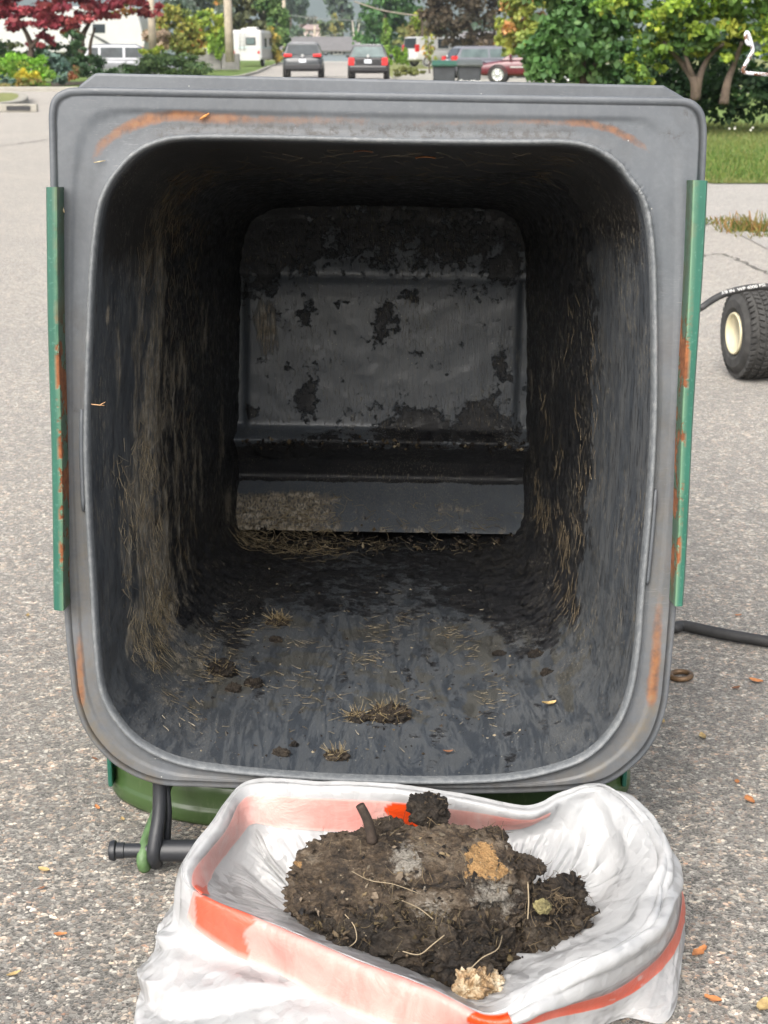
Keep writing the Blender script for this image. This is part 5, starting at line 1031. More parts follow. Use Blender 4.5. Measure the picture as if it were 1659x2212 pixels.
plant('evergreen_shrub', 'dark shrub filling the shade under the pine bush at the right', 'shrub', 20.2, [(1440, 195, 110, 55), (1590, 200, 110, 60), (1360, 190, 70, 55), (1720, 190, 110, 70), (1520, 130, 130, 70)], DKGRN, .09, 8000, fill=.2, spread=.45, crown_name='foliage')
# left garden, from front to back
def shrub(*a, **k): k.setdefault('crown_name', 'foliage'); k.setdefault('fill', .5); return plant(*a, **k)
shrub('low_shrub', 'small round russet tinged shrub at the kerb of the left garden bed', 'shrub', 47.6, [(62, 181, 31, 15), (78, 184, 24, 11)], [(.10, .15, .03), (.14, .17, .04), (.20, .14, .04)], .10, 1300)
shrub('yellow_shrub', 'small bright yellow shrub in the left garden bed', 'shrub', 49, [(62, 158, 24, 13), (50, 165, 20, 16), (74, 168, 18, 12)], YEL, .10, 1000)
shrub('golden_juniper', 'low golden green juniper behind the yellow shrub at the left edge', 'shrub', 50.5, [(10, 158, 58, 32), (85, 168, 40, 26), (-60, 160, 50, 35)], [(.12, .22, .03), (.10, .19, .03), (.20, .25, .04)], .11, 2600)
shrub('blue_juniper', 'low blue green juniper at the left edge near the kerb', 'shrub', 48.6, [(12, 175, 32, 15), (-35, 176, 40, 18)], BLUEG, .10, 900)
shrub('ground_plants', 'low olive plants along the kerb of the left garden bed', 'shrub', 47.3, [(25, 186, 40, 8), (-30, 186, 60, 9)], [(.16, .16, .06), (.22, .19, .08)], .08, 700)
shrub('bright_green_shrub', 'mounded bright green conifer left of the blue spruce', 'shrub', 53, [(40, 138, 52, 22), (-20, 142, 50, 28), (95, 146, 26, 26)], [(.11, .24, .02), (.14, .28, .03), (.08, .19, .02)], .12, 3200)
shrub('blue_spruce', 'weeping blue grey spruce in the middle of the left garden', 'shrub', 53.5, [(118, 138, 36, 26), (130, 158, 34, 26), (105, 122, 22, 14)], BLUEG, .13, 2200, droop=1.5)
shrub('red_shrub', 'small rust red shrub beside the weeping blue spruce', 'shrub', 52, [(160, 160, 17, 16)], [(.20, .07, .04), (.26, .10, .05), (.12, .10, .04)], .09, 500)
shrub('dark_green_shrub', 'dark rounded conifer right of the weeping blue spruce', 'shrub', 55, [(190, 140, 42, 24), (160, 130, 30, 18), (215, 165, 34, 18), (260, 152, 30, 12)], DKGRN+[(.06, .10, .05)], .12, 2600)
shrub('white_flower_clump', 'pale variegated clump by the lawn edge of the left garden', 'shrub', 51, [(205, 172, 14, 11)], [(.22, .28, .14), (.4, .42, .34)], .07, 300)
shrub('dark_hedge', 'dark rough hedge behind the left garden under the red maple', 'hedge', 59, [(30, 112, 80, 26), (120, 112, 60, 22), (-60, 108, 80, 30)], DKGRN+[(.09, .11, .04)], .16, 3200)
plant('cloud_pine', 'cloud pruned pine with round pads on a thin dark trunk', 'tree', 55.5, [(158, 84, 26, 17), (172, 108, 18, 10), (182, 128, 20, 9)], [(.04, .08, .035), (.055, .10, .045)], .10, 1500, [[(175, 165, 3.5), (172, 130, 3), (165, 105, 2.6), (162, 85, 2)]], fill=.4)
plant('red_maple', 'spreading dark red maple over the left garden', 'tree', 57, [(60, 12, 92, 34), (150, 20, 86, 34), (20, 45, 52, 26), (100, 56, 66, 26), (160, 44, 46, 22), (255, 12, 74, 30), (320, 12, 42, 26), (85, 88, 38, 14), (-40, 20, 70, 45), (240, -40, 130, 40), (60, -50, 140, 50)], RED, .19, 9500,
   [[(62, 135, 7), (66, 105, 6), (60, 75, 5), (40, 45, 3)], [(66, 105, 5), (85, 78, 4), (110, 50, 3)], [(178, 160, 8), (177, 120, 7), (178, 80, 6), (195, 45, 3)], [(180, 100, 5), (150, 70, 3), (130, 45, 2)], [(196, 150, 4), (196, 100, 3.4), (205, 60, 2)]], fill=.45, spread=.24)
plant('vine_maple', 'green and orange small leaved tree showing through the red maple', 'tree', 58.5, [(150, 62, 30, 16), (262, 22, 34, 16)], [(.2, .24, .04), (.30, .15, .04), (.14, .18, .04)], .14, 600, [[(158, 140, 2), (155, 70, 1.5)]])
shrub('juniper_mound', 'wide low dark juniper mound behind the left corner of the bin', 'shrub', 60, [(365, 142, 88, 20), (300, 148, 50, 14), (420, 150, 46, 18), (340, 128, 40, 12), (390, 126, 38, 12)], [(.05, .09, .035), (.075, .125, .045), (.10, .15, .055)], .13, 5200, droop=.4)
shrub('golden_shrub', 'yellow green shrub at the foot of the bare pole behind the juniper mound', 'shrub', 62.5, [(322, 112, 26, 10), (342, 108, 14, 9)], LIME, .13, 600)
shrub('pampas_plant', 'pinkish brown feathery shrub beside the bare pole', 'shrub', 72, [(335, 78, 30, 24), (352, 92, 20, 18)], [(.26, .19, .15), (.32, .25, .19), (.2, .15, .11)], .22, 1000)
plant('turning_tree', 'rounded tree turning from green to orange behind the stone wall', 'tree', 82, [(380, 60, 52, 42), (400, 90, 46, 28), (365, 30, 36, 20), (425, 100, 30, 22)], AUTUMN, .24, 3000, [[(385, 130, 5), (385, 80, 4)]])
plant('lime_maple', 'bright lime coloured tree between the turning tree and the wooden pole', 'tree', 96, [(450, 50, 40, 30), (440, 85, 34, 26), (478, 80, 28, 34), (420, 60, 26, 26)], LIME, .28, 2600, [[(452, 130, 4), (452, 60, 3)]])
shrub('columnar_hedge', 'upright lime green hedge conifers beside the wooden pole', 'hedge', 92, [(470, 95, 12, 32), (484, 92, 11, 34), (454, 100, 11, 28)], [(.13, .22, .03), (.17, .26, .04)], .22, 1500)
plant('blue_cedar', 'pale blue grey cedar behind the lime tree', 'tree', 120, [(420, 8, 70, 26), (390, -20, 80, 30), (470, 25, 40, 18)], [(.12, .15, .13), (.16, .19, .17), (.07, .10, .08)], .4, 2600, [[(425, 120, 6), (425, 10, 4)]])
plant('weeping_conifer', 'huge drooping olive conifer behind the motorhome', 'tree', 124, [(540, 40, 66, 38), (520, 10, 60, 30), (580, 60, 42, 28), (510, 72, 34, 24), (550, -20, 90, 30)], [(.07, .085, .045), (.10, .11, .055), (.14, .14, .06), (.05, .07, .04)], .42, 4200, [[(540, 130, 7), (540, 40, 4)]], droop=2.2)
plant('autumn_tree', 'tree with orange tinted crown above the drooping conifer', 'tree', 140, [(500, -5, 60, 24), (555, 2, 40, 18)], AUTUMN, .4, 1500, [[(505, 110, 5), (505, 0, 3)]])
plant('hedge_tree', 'tall dark green hedge tree along the left side of the street', 'tree', 118, [(598, 55, 30, 46), (610, 85, 22, 42), (585, 20, 30, 30), (618, 105, 10, 24), (575, -10, 40, 30)], [(.045, .09, .03), (.07, .13, .04), (.10, .16, .05)], .36, 3400, [[(600, 135, 4), (600, 60, 3)]])
plant('yellow_bush', 'loose yellowing bush at the right rear corner of the motorhome', 'bush', 112, [(590, 105, 20, 30), (583, 80, 14, 24), (600, 122, 16, 14)], [(.24, .22, .06), (.16, .18, .05), (.34, .26, .06)], .26, 900, crown_name='foliage')
# beyond the end of the street
plant('cedar', 'big dark green cedar right of the street end', 'tree', 150, [(830, 35, 56, 44), (812, 80, 46, 40), (850, 70, 40, 40), (800, 110, 30, 26), (860, 10, 60, 40), (790, 20, 22, 18), (840, -30, 70, 40)], [(.03, .08, .025), (.045, .11, .035), (.07, .15, .045)], .45, 5200, [[(830, 140, 7), (830, 30, 4)]], droop=1.2)
plant('columnar_cypress', 'narrow pointed light green cypress before the big cedar', 'tree', 118, [(833, 70, 11, 26), (832, 95, 14, 28), (834, 48, 5, 12)], [(.12, .20, .04), (.16, .25, .05), (.09, .16, .03)], .24, 1300, [[(833, 125, 2), (833, 60, 1)]], fill=.3)
shrub('clipped_hedge', 'clipped bright green hedge right of the black hatchback', 'hedge', 96, [(853, 120, 14, 20), (867, 120, 14, 19), (840, 124, 12, 18), (878, 122, 10, 18)], [(.11, .20, .02), (.15, .25, .03), (.08, .15, .02)], .18, 1800, fill=.6)
shrub('round_shrub', 'low clipped olive shrub in front of the white van', 'shrub', 70, [(868, 154, 24, 11), (898, 155, 23, 10), (883, 152, 26, 11)], [(.13, .14, .045), (.17, .18, .055), (.09, .11, .03)], .12, 1500)
plant('sapling', 'thin young tree with yellowing leaves in front of the white van', 'tree', 88, [(926, 92, 15, 18), (934, 118, 14, 16), (918, 108, 10, 12)], [(.26, .27, .05), (.20, .24, .05), (.36, .24, .08)], .16, 330, [[(928, 158, 1.6), (926, 120, 1.2), (925, 75, .7)], [(927, 125, .8), (940, 100, .5)]], fill=.4)
plant('bronze_beech', 'large bronze leaved tree over the parked white van', 'tree', 104, [(985, 20, 88, 44), (960, 62, 46, 30), (1030, 60, 52, 44), (1000, 84, 40, 26), (940, 25, 40, 34), (1060, 15, 50, 40), (1000, -30, 120, 40), (1075, 85, 30, 30)], BRONZE, .32, 6200, [[(1030, 140, 6), (1030, 95, 5), (1010, 50, 4)], [(1040, 140, 4), (1062, 95, 3), (1070, 50, 2)], [(1075, 138, 3), (1080, 90, 2)]], fill=.35)
plant('olive_tree', 'broad olive green tree between the cypress and the bronze tree', 'tree', 132, [(895, 78, 46, 26), (920, 60, 40, 24), (880, 98, 34, 16), (925, 95, 34, 16)], OLIVE, .4, 2400, [[(900, 135, 4), (900, 80, 3)]])
plant('lime_tree', 'small lime yellow tree above the olive tree', 'tree', 128, [(915, 38, 24, 16), (905, 52, 18, 12)], LIME, .36, 700, [[(912, 120, 3), (912, 45, 2)]])
plant('yellow_green_tree', 'yellow green tree with orange sprays left of the leafy shrub', 'tree', 44, [(1125, 40, 52, 46), (1145, 90, 46, 44), (1100, 70, 34, 34), (1140, -10, 70, 40), (1165, 130, 32, 28), (1105, 100, 22, 22)], [(.20, .23, .05), (.16, .20, .05), (.26, .25, .06), (.33, .17, .07)], .16, 4600, [[(1150, 175, 5), (1140, 110, 4), (1125, 50, 3)]], fill=.4, droop=1.)
plant('far_spruce', 'tall grey green spruce above the left end of the grey house', 'tree', 300, [(628, 40, 30, 44), (640, 0, 26, 40), (610, 10, 26, 40), (650, 78, 26, 14)], FAR, .9, 2200, [[(628, 110, 3), (628, 20, 2)]], droop=1.)
plant('far_conifer', 'dark grey green conifer beyond the middle of the grey house', 'tree', 330, [(735, 20, 32, 34), (745, 58, 30, 26), (770, 60, 14, 24), (728, -14, 30, 26)], FAR, .9, 2600, [[(740, 110, 3), (740, 20, 2)]])
plant('far_maple', 'rounded far tree with one yellow side, left above the grey house', 'tree', 270, [(706, 66, 26, 30), (722, 60, 20, 26), (700, 88, 26, 16)], [(.09, .125, .075), (.11, .14, .075), (.22, .2, .06)], .8, 1800, [[(710, 110, 2.5), (710, 60, 2)]])
plant('far_oak', 'brownish far tree between the spruce and the yellow sided tree', 'tree', 350, [(665, 52, 22, 20), (655, 68, 18, 14)], [(.13, .10, .08), (.10, .11, .08), (.16, .12, .09)], .9, 900, [[(664, 110, 2), (664, 60, 1.5)]])
tag(shrub('far_hedge', 'row of far low greenery behind the grey house roof', 'hedge', 255, [(660, 92, 30, 14), (720, 98, 50, 12), (775, 96, 26, 14), (625, 96, 20, 14)], FAR, .7, 1600), group=None)
bt = MB(); Yb = 240
for pl_ in ([(769, 130, 2.6), (768, 95, 2.2), (764, 70, 1.8), (761, 45, 1.2)], [(767, 92, 1.6), (773, 70, 1.2), (776, 50, .8)], [(769, 110, 1.4), (778, 88, 1.), (784, 70, .6)]):
    bt.tube(cr_open([at(q[0], q[1], Yb) for q in pl_], 4), np.interp(np.linspace(0, 1, 4*(len(pl_)-1)+1), np.linspace(0, 1, len(pl_)), [q[2]*Yb/FPX for q in pl_]), 8)
tag(bt.build('dead_tree', simple('bleached_wood', (.5, .46, .4), .9, .2, 1.), None, True), 'bare pale dead tree trunk at the right end of the grey house', 'tree')
# a far wooded hill closing the view, with a few pale houses
hv = []; xs_ = np.linspace(-1500, 900, 60)
for y, h in ((1500, -2), (1700, 45), (2000, 120), (2400, 230), (2900, 330), (3400, 380)):
    hv += [(x, y+60*math.sin(x*.004), max(-2, h*(.8+.25*math.sin(x*.0031+1)+.12*math.sin(x*.011)))) for x in xs_]
M_hill = m_ground('far_forest', (.030, .055, .040), (.055, .085, .055), .02)
tag(mesh('hill', hv, grid_faces(6, 60, False)[:, ::-1], M_hill), kind='structure')
tag(shrub('far_wood', 'distant mass of woodland behind the street', 'woods', 420, [(x_, 92+10*math.sin(x_*.05), 70, 30) for x_ in range(-100, 640, 70)]+[(x_, 80, 70, 44) for x_ in range(800, 1800, 70)], FAR+DKGRN, 1.6, 9000), kind='stuff')

# ------------------------------------------------------------------ poles, wires, wall, houses
def pole(label, Y, pb, pt, r, name='utility_pole', arm=False):
    a, b_ = at(pb[0], pb[1], Y), at(pt[0], pt[1], Y); mb = MB(); mb.tube([a, (a+b_)/2, b_], [r, r*.92, r*.85], 12); o = thing(name, label, 'pole', a)
    mb.build('post', M_pole, o, True, world=True)
    if arm: m2 = MB(); m2.box((b_[0], b_[1], b_[2]-.9), (2.2, .1, .12)); m2.build('crossarm', M_pole, o, world=True)
    return o
pole('thick wooden utility pole left of the white motorhome', 89, (497, 134), (489, -60), .25, arm=True)
pole('bare pale pole rising from the golden shrub under the red maple', 63, (331, 118), (324, -30), .16, 'post')
pole('slim wooden pole above the roof of the white motorhome', 150, (569, 130), (569, -40), .28, arm=True)
pole('thin grey pole at the far end of the left hedge', 205, (614, 130), (613, -20), .24)
pole('short pale far post in front of the pinkish house', 260, (680, 132), (680, 55), .22, 'post')
for lab, p0, p1, Y0_, Y1_ in (('thick brown overhead cable crossing before the cedar', (765, 3), (900, 34), 140, 110), ('thin overhead wire sagging above the grey house roof', (600, 30), (800, 45), 205, 205), ('lower thin wire across the far trees', (640, 85), (770, 65), 230, 230)):
    A, B = at(*p0, Y0_), at(*p1, Y1_); mid = (A+B)/2-np.array([0, 0, .18]); mb = MB(); mb.tube(cr_open([A, mid, B], 10), .055 if 'thick' in lab else .03, 6); tag(mb.build('overhead_wire', simple('cable_sheath', (.30, .25, .2) if 'thick' in lab else (.3, .3, .3), .8), None, True), lab, 'wire')
def m_stonewall():
    b = NB('grey_stone_wall'); br = b.n('ShaderNodeTexBrick'); b.set(br.inputs['Vector'], b.map(b.obj, (1, 1, 1))); br.inputs['Scale'].default_value = 3.5
    br.inputs['Color1'].default_value = (.22, .21, .2, 1); br.inputs['Color2'].default_value = (.34, .32, .3, 1); br.inputs['Mortar'].default_value = (.1, .1, .1, 1)
    return b.out(b.mix(.4, br.outputs[0], b.ramp(b.noise(b.obj, 3, 5), [(.3, (.14, .135, .13)), (.7, (.40, .38, .35))])), .9, b.bump(b.noise(b.obj, 9, 5), .6, .03))
A, B = at(405, 131, 92), at(476, 131, 92); mb = MB()
top = [(405, 112), (440, 111), (460, 109), (476, 104)]
zs = [at(x, y, 92)[2] for x, y in top]; xs_ = [at(x, y, 92)[0] for x, y in top]
poly = [(xs_[0], .3)]+list(zip(xs_, zs))+[(xs_[-1], .3)]; mb.prism(poly[::-1], 92, 92.6); mb.box((xs_[-1]+.55, 92.3, .75), (1.0, .6, .9))
sw = thing('stone_wall', 'low grey stone garden wall left of the wooden pole', 'wall', ((A[0]+B[0])/2, 92, .3)); mb.build('wall', m_stonewall(), sw, world=True, bevel=.03)
cp = MB(); cp.tube([np.array([x, 92.3, z+.06]) for x, z in zip(xs_, zs)], .14, 6); cp.build('coping', M_conc, sw, world=True)
def m_shingle(c): 
    b = NB('asphalt_shingles'); return b.out(b.ramp(b.noise(b.map(b.obj, (1, 1, 6)), 1.6, 5, .7), [(.3, tuple(x*.75 for x in c)), (.7, tuple(x*1.2 for x in c))]), .9)
def m_siding(n_, c):
    b = NB(n_); w = b.n('ShaderNodeTexWave', bands_direction='Z'); b.set(w.inputs['Vector'], b.obj); w.inputs['Scale'].default_value = 2.2
    return b.out(b.mix(.25, b.ramp(b.noise(b.obj, 1.1, 4), [(.3, tuple(x*.9 for x in c)), (.7, c)]), b.ramp(w.outputs['Fac'], [(0, tuple(x*.7 for x in c)), (.3, c)])), .75)
def house(label, Y, pl, pr_, pe, prt, pbse, wallc, roofc, wins, name='house', ends=True, cat='house'):
    """front of a house at distance Y: left/right px of wall, eave py, ridge py, base py; wins (px0, px1, py0, py1)."""
    b0 = at((pl+pr_)/2, pbse, Y); o = thing(name, label, cat, (b0[0], Y, b0[2])); x0, x1 = at(pl, pe, Y)[0], at(pr_, pe, Y)[0]; ze = at(pl, pe, Y)[2]; zr = at(pl, prt, Y)[2]; D = 9.
    mb = MB(); mb.box(((x0+x1)/2, Y+D/2, (ze+b0[2]-1)/2+.0), (x1-x0, D, ze-b0[2]+1)); wl = mb.build('wall', m_siding('painted_siding', wallc), o, world=True)
    e = .5; hip = (x1-x0)*.10 if ends else 0; r = MB(); zt = zr
    Vr = [(x0-e, Y-e, ze-.05), (x1+e, Y-e, ze-.05), (x1+e, Y+D+e, ze-.05), (x0-e, Y+D+e, ze-.05), (x0+hip, Y+D/2, zt), (x1-hip, Y+D/2, zt), (x0-e, Y-e, ze-.25), (x1+e, Y-e, ze-.25), (x1+e, Y+D+e, ze-.25), (x0-e, Y+D+e, ze-.25)]
    r.add(Vr, [(0, 1, 5, 4), (1, 2, 5), (2, 3, 4, 5), (3, 0, 4), (0, 6, 7, 1), (1, 7, 8, 2), (2, 8, 9, 3), (3, 9, 6, 0), (6, 9, 8, 7)]); r.build('roof', m_shingle(roofc), o, world=True)
    for (a, b_, c, d) in wins:
        A, B = at(a, c, Y), at(b_, d, Y); w_, h_ = B[0]-A[0], A[2]-B[2]; cx_, cz_ = (A[0]+B[0])/2, (A[2]+B[2])/2; t = .12
        f = MB(); f.box((cx_, Y-.04, cz_+h_/2-t/2), (w_, .12, t)); f.box((cx_, Y-.04, cz_-h_/2+t/2), (w_, .12, t)); f.box((cx_-w_/2+t/2, Y-.04, cz_), (t, .12, h_-2*t)); f.box((cx_+w_/2-t/2, Y-.04, cz_), (t, .12, h_-2*t)); f.box((cx_, Y-.04, cz_), (t*.8, .11, h_-2*t))
        wo_ = f.build('window', M_white, o, world=True); g_ = MB(); g_.box((cx_, Y-.012, cz_), (w_-2*t, .02, h_-2*t)); ob_ = g_.build('pane', M_glass, None); ob_.parent = wo_; ob_.location = tuple(-np.array(o.location))
        for sx in (-1, 1):
            s2 = MB(); s2.box((cx_+sx*(w_/2+.22), Y-.03, cz_), (.32, .06, h_)); s2.build('shutter', M_blackpl, o, world=True)
    return o
house('low grey house with dark shutters at the end of the street', 221, 600, 815, 107.5, 78, 133, (.20, .235, .27), (.15, .145, .145), [(720, 740, 108.5, 118), (776, 795, 108.5, 118)])
house('far pinkish house showing between the far trees', 330, 655, 700, 62, 52, 100, (.52, .42, .40), (.32, .24, .22), [(670, 678, 66, 72)])
house('pale house glimpsed through the red maple at the left', 84, -160, 75, 74, 48, 140, (.42, .40, .39), (.25, .23, .22), [(-60, -20, 92, 118)])
house('pale house behind the bronze tree', 150, 985, 1190, 92, 66, 140, (.42, .42, .42), (.2, .19, .19), [(1010, 1030, 100, 116)])

# ------------------------------------------------------------------ vehicles
def wheel(root, c, r=.33, w=.21, ax='x'):
    t = MB(); t.lathe([(-w/2+.03, r*.60), (-w/2, r*.62), (-w/2-.005, r*.85), (-w/2+.03, r*.98), (0, r), (w/2-.03, r*.98), (w/2+.005, r*.85), (w/2, r*.62), (w/2-.03, r*.60)], c, ax, 28); wo = t.build('wheel', M_tyre, root, True)
    for sg in (-1, 1):
        h = MB(); h.lathe([(sg*(w/2+.004), .0), (sg*(w/2+.012), r*.14), (sg*(w/2-.012), r*.2), (sg*(w/2-.002), r*.6), (sg*(w/2+.006), r*.64), (sg*(w/2-.02), r*.66)], c, ax, 28)
        for k in range(7):
            a = k/7*6.283; cc = (c[0]+sg*(w/2+.002), c[1]+r*.38*math.cos(a), c[2]+r*.38*math.sin(a)); h.box(cc, (.014, .055 if abs(math.cos(a)) < .7 else r*.4, .055 if abs(math.cos(a)) >= .7 else r*.4))
        h.build('hubcap', M_chrome, wo, True)
    return wo
def loft(secs, npt=28, sq=.45):
    """cross-sections along y: (y, half width, z bottom, z top [, width factor at top])."""
    V = []; a = np.linspace(0, 2*np.pi, npt, endpoint=False); f = lambda x: np.sign(x)*np.abs(x)**sq
    for s in secs:
        y, w, z0, z1 = s[:4]; k = s[4] if len(s) > 4 else 1.
        X, Z = f(np.cos(a)), f(np.sin(a)); ww = w*(1+(k-1)*(Z*.5+.5))
        V += [(x*q, y, (z0+z1)/2+z*(z1-z0)/2) for x, z, q in zip(X, Z, ww)]
    return V, [tuple(f_) for f_ in grid_faces(len(secs), npt)]+[tuple(range(npt-1, -1, -1)), tuple((len(secs)-1)*npt+j for j in range(npt))]
def car(name, label, loc, rz, spec, group='cars parked along the street'):
    """built with its rear at y=0, front at y=L, wheels on z=0."""
    o = thing(name, label, spec.get('cat', 'car'), loc, rz, group); L, Wd, H = spec['L'], spec['W'], spec['H']; hw_ = Wd/2; P = spec['paint']
    zb, zs_ = spec.get('zb', .28), spec['belt']
    V, F = loft([(0, hw_*.80, zb+.14, zs_*.86), (.05, hw_*.93, zb+.04, zs_*.93), (.16, hw_*.985, zb, zs_), (L*.3, hw_, zb-.02, zs_), (L*.62, hw_, zb-.02, zs_-.02), (L*.74, hw_*.985, zb-.02, spec['hood']), (L*.93, hw_*.93, zb, spec['hood']-.13), (L*.985, hw_*.84, zb+.05, spec['hood']-.25), (L, hw_*.7, zb+.14, spec['hood']-.36)], 32, .38)
    autosmooth(mesh('body', V, F, P, o, True), 50)
    gy = spec['glass']   # rear base, rear top, front top, front base along y
    k = spec.get('tuck', .80); cab = MB(); Vc = []
    for y, z in ((gy[0], zs_-.05), (gy[1], H-.045), (gy[1]+.12, H), ((gy[1]+gy[2])/2, H+.012), (gy[2]-.1, H), (gy[2], H-.05), (gy[3], spec['hood']-.03)):
        t = (z-zs_+.05)/(H-zs_+.05); wt = hw_*(.965-(.965-k)*t)
        Vc += [(-hw_*.965, y, zs_-.06), (-wt, y, z-.05 if z > zs_+.1 else z), (-wt+.07, y, z), (wt-.07, y, z), (wt, y, z-.05 if z > zs_+.1 else z), (hw_*.965, y, zs_-.06)]
    Fc = [tuple(f_) for f_ in grid_faces(7, 6)]+[(5, 4, 3, 2, 1, 0), tuple(6*6+j for j in range(6))]
    mesh('cabin', Vc, Fc, spec.get('roof', P), o, False)
    if spec.get('top'): tp = MB(); tp.box((0, (gy[1]+gy[2])/2+.05, H+.004), (hw_*2*k-.2, gy[2]-gy[1]-.1, .03)); tp.build('roof_sheen_panel', P_skysheen, o, bevel=.012)  # pale patch added on the roof for reflected sky
    zt = H-.11; zl = zs_+.04
    def yat(z, a, b_): t = (z-zs_)/(H-zs_); return a+(b_-a)*t
    def hwat(z): t = (z-zs_+.05)/(H-zs_+.05); return hw_*(.965-(.965-k)*t)
    G = spec.get('gl', M_glass)
    q = MB(); z0, z1 = zs_+.03, H-.09; d = -.014
    q.add([(-hwat(z0)+.09, yat(z0, gy[0], gy[1])+d, z0), (hwat(z0)-.09, yat(z0, gy[0], gy[1])+d, z0), (hwat(z1)-.08, yat(z1, gy[0], gy[1])+d, z1), (-hwat(z1)+.08, yat(z1, gy[0], gy[1])+d, z1)], [(0, 1, 2, 3)])
    q.build('rear_window', spec.get('rgl', G), o).modifiers.new('s', 'SOLIDIFY').thickness = .01
    q = MB(); z0, z1 = spec['hood']+.06, H-.11
    yf = lambda z: gy[3]+(gy[2]-gy[3])*(z-spec['hood'])/(H-spec['hood'])
    q.add([(-hwat(z0)+.1, yf(z0)+.014, z0), (hwat(z0)-.1, yf(z0)+.014, z0), (hwat(z1)-.1, yf(z1)+.014, z1), (-hwat(z1)+.1, yf(z1)+.014, z1)], [(3, 2, 1, 0)]); q.build('windscreen', G, o).modifiers.new('s', 'SOLIDIFY').thickness = .01
    for sg in (-1, 1):
        edges = spec.get('sidewin') or [(gy[0]+.25, (gy[0]+gy[3])/2-.05), ((gy[0]+gy[3])/2+.05, gy[3]-.25)]
        for (ya, yb_) in edges:
            z0, z1 = zs_+.03, H-.14; q = MB(); lim = lambda y, z: min(max(y, yat(z, gy[0], gy[1])+.12), yf(max(z, spec['hood']))-.12)
            q.add([(sg*(hwat(z)+.008), lim(y, z), z) for y, z in ((ya, z0), (yb_, z0), (yb_, z1), (ya, z1))], [(0, 1, 2, 3) if sg > 0 else (3, 2, 1, 0)]); q.build('side_window', spec.get('sgl', G), o).modifiers.new('s', 'SOLIDIFY').thickness = .008
        ml = MB(); ml.box((sg*(hw_+.09), gy[3]-.35, zs_+.09), (.2, .09, .15)); ml.build('mirror', spec.get('mirror', P), o, bevel=.03)
        tl = MB(); w0, w1, a0, a1 = spec['tail']; tl.prism([(sg*w0, a0), (sg*w1, a0+spec.get('tl_d', 0)), (sg*w1, a1), (sg*w0, a1-.02)][::sg], -.03 if not spec.get('tail_hi') else gy[0]-.06, .25); tl.build('tail_light', M_redlens, o, bevel=.02)
        hl = MB(); hl.box((sg*hw_*.72, L*.955, spec['hood']-.22), (.32, .14, .13), -sg*.25); hl.build('headlight', M_chrome, o, bevel=.03)
        if spec.get('strip'): st = MB(); st.box((sg*(hw_+.004), L*.48, zs_*.66), (.02, L*.42, .045)); st.build('side_moulding', spec['strip'], o)
    bm_ = MB(); bm_.box((0, .02, zb+.20), (Wd*.93, .14, .26)); bm_.build('bumper', spec.get('bump', M_blackpl), o, bevel=.05)
    if spec.get('panel'): pn_ = MB(); pn_.prism([(-hw_*.62, zs_*.70), (hw_*.62, zs_*.70), (hw_*.66, zs_*.97), (-hw_*.66, zs_*.97)], -.012, .1); pn_.build('tailgate_panel', spec['panel'], o, bevel=.02)
    lp = MB(); lp.box((0, -.035 if spec.get('panel') else -.02, spec['plate']), (.32, .03, .16)); lp.build('licence_plate', M_plate, o, bevel=.004)
    bd = MB(); bd.lathe([(-.03, 0), (-.03, .06), (.0, .07)], (0, -.012, spec['plate']+.24), 'y', 16); bd.build('badge', M_chrome, o)
    for sg in (-1, 1):
        for y in (L*.175, L*.80): wheel(o, (sg*(hw_-.125), y, .33), .33, .22)
        for y in (L*.175, L*.80):
            ar = MB(); ar.lathe([(-.01, .375), (.01, .375), (.012, .33), (-.012, .33)], (sg*(hw_+.0), y, .34), 'x', 28, False); ar.build('wheel_arch', spec.get('arch', M_blackpl), o)
    return o
P_grey = paint('dark_grey_car_paint', (.045, .050, .055)); P_white = paint('white_car_paint', (.58, .58, .58), .3); P_blk = paint('black_car_paint', (.016, .016, .018)); P_red = paint('dark_red_car_paint', (.10, .008, .018)); P_silv = paint('silver_car_paint', (.24, .25, .27), .3, .4); P_mid = paint('mid_grey_car_paint', (.19, .19, .215), .3, .3)
P_skysheen = paint('painted_sky_sheen', (.36, .37, .39), .18, .3)  # pale colour paints reflected sky onto the dark car roofs
def put(px, py, Y): p = at(px, py, Y); return (p[0], Y, float(zg(Y)))
suv = car('parked_suv', 'dark grey SUV with sky sheen painted on its roof, parked in the street, seen from behind', put(654, 168, 77), R(1), dict(L=4.5, W=1.92, H=1.66, belt=1.06, hood=1.02, glass=(.10, .42, 2.9, 3.75), paint=P_grey, roof=P_grey, top=True, tail=(.50, .90, 1.0, 1.16), plate=.82, zb=.34, bump=M_blackpl, tuck=.76))
hat = car('parked_hatchback', 'small black hatchback with big red tail lights parked in the street', put(795, 172, 73), R(-1), dict(L=3.9, W=1.86, H=1.53, belt=.96, hood=.95, glass=(.06, .40, 2.4, 3.3), paint=P_blk, roof=P_blk, top=True, rgl=M_glass2, tail=(.62, .90, .62, .98), plate=.80, zb=.28, bump=P_blk, panel=P_blk, tuck=.74))
car('silver_car', 'silver car parked behind the left garden below the white trailer', put(168, 170, 67), R(-84), dict(L=4.4, W=1.75, H=1.50, belt=.93, hood=.92, glass=(.1, .7, 2.6, 3.5), paint=P_silv, tail=(.6, .84, .7, .9), plate=.8, sidewin=[(.45, .95), (1.05, 1.95), (2.05, 3.1)], sgl=M_glass), 'cars parked on driveways')
car('grey_car', 'grey hatchback behind the dark bins, its red tail light to the left', put(966, 166, 78), R(-74), dict(L=4.4, W=1.78, H=1.50, belt=.95, hood=.93, glass=(.1, .5, 2.7, 3.6), paint=P_mid, tail=(.62, .86, .80, 1.05), plate=.8, sgl=M_glass2), 'cars parked on driveways')
rc_ = put(1040, 178, 60); rx_ = rc_[0]
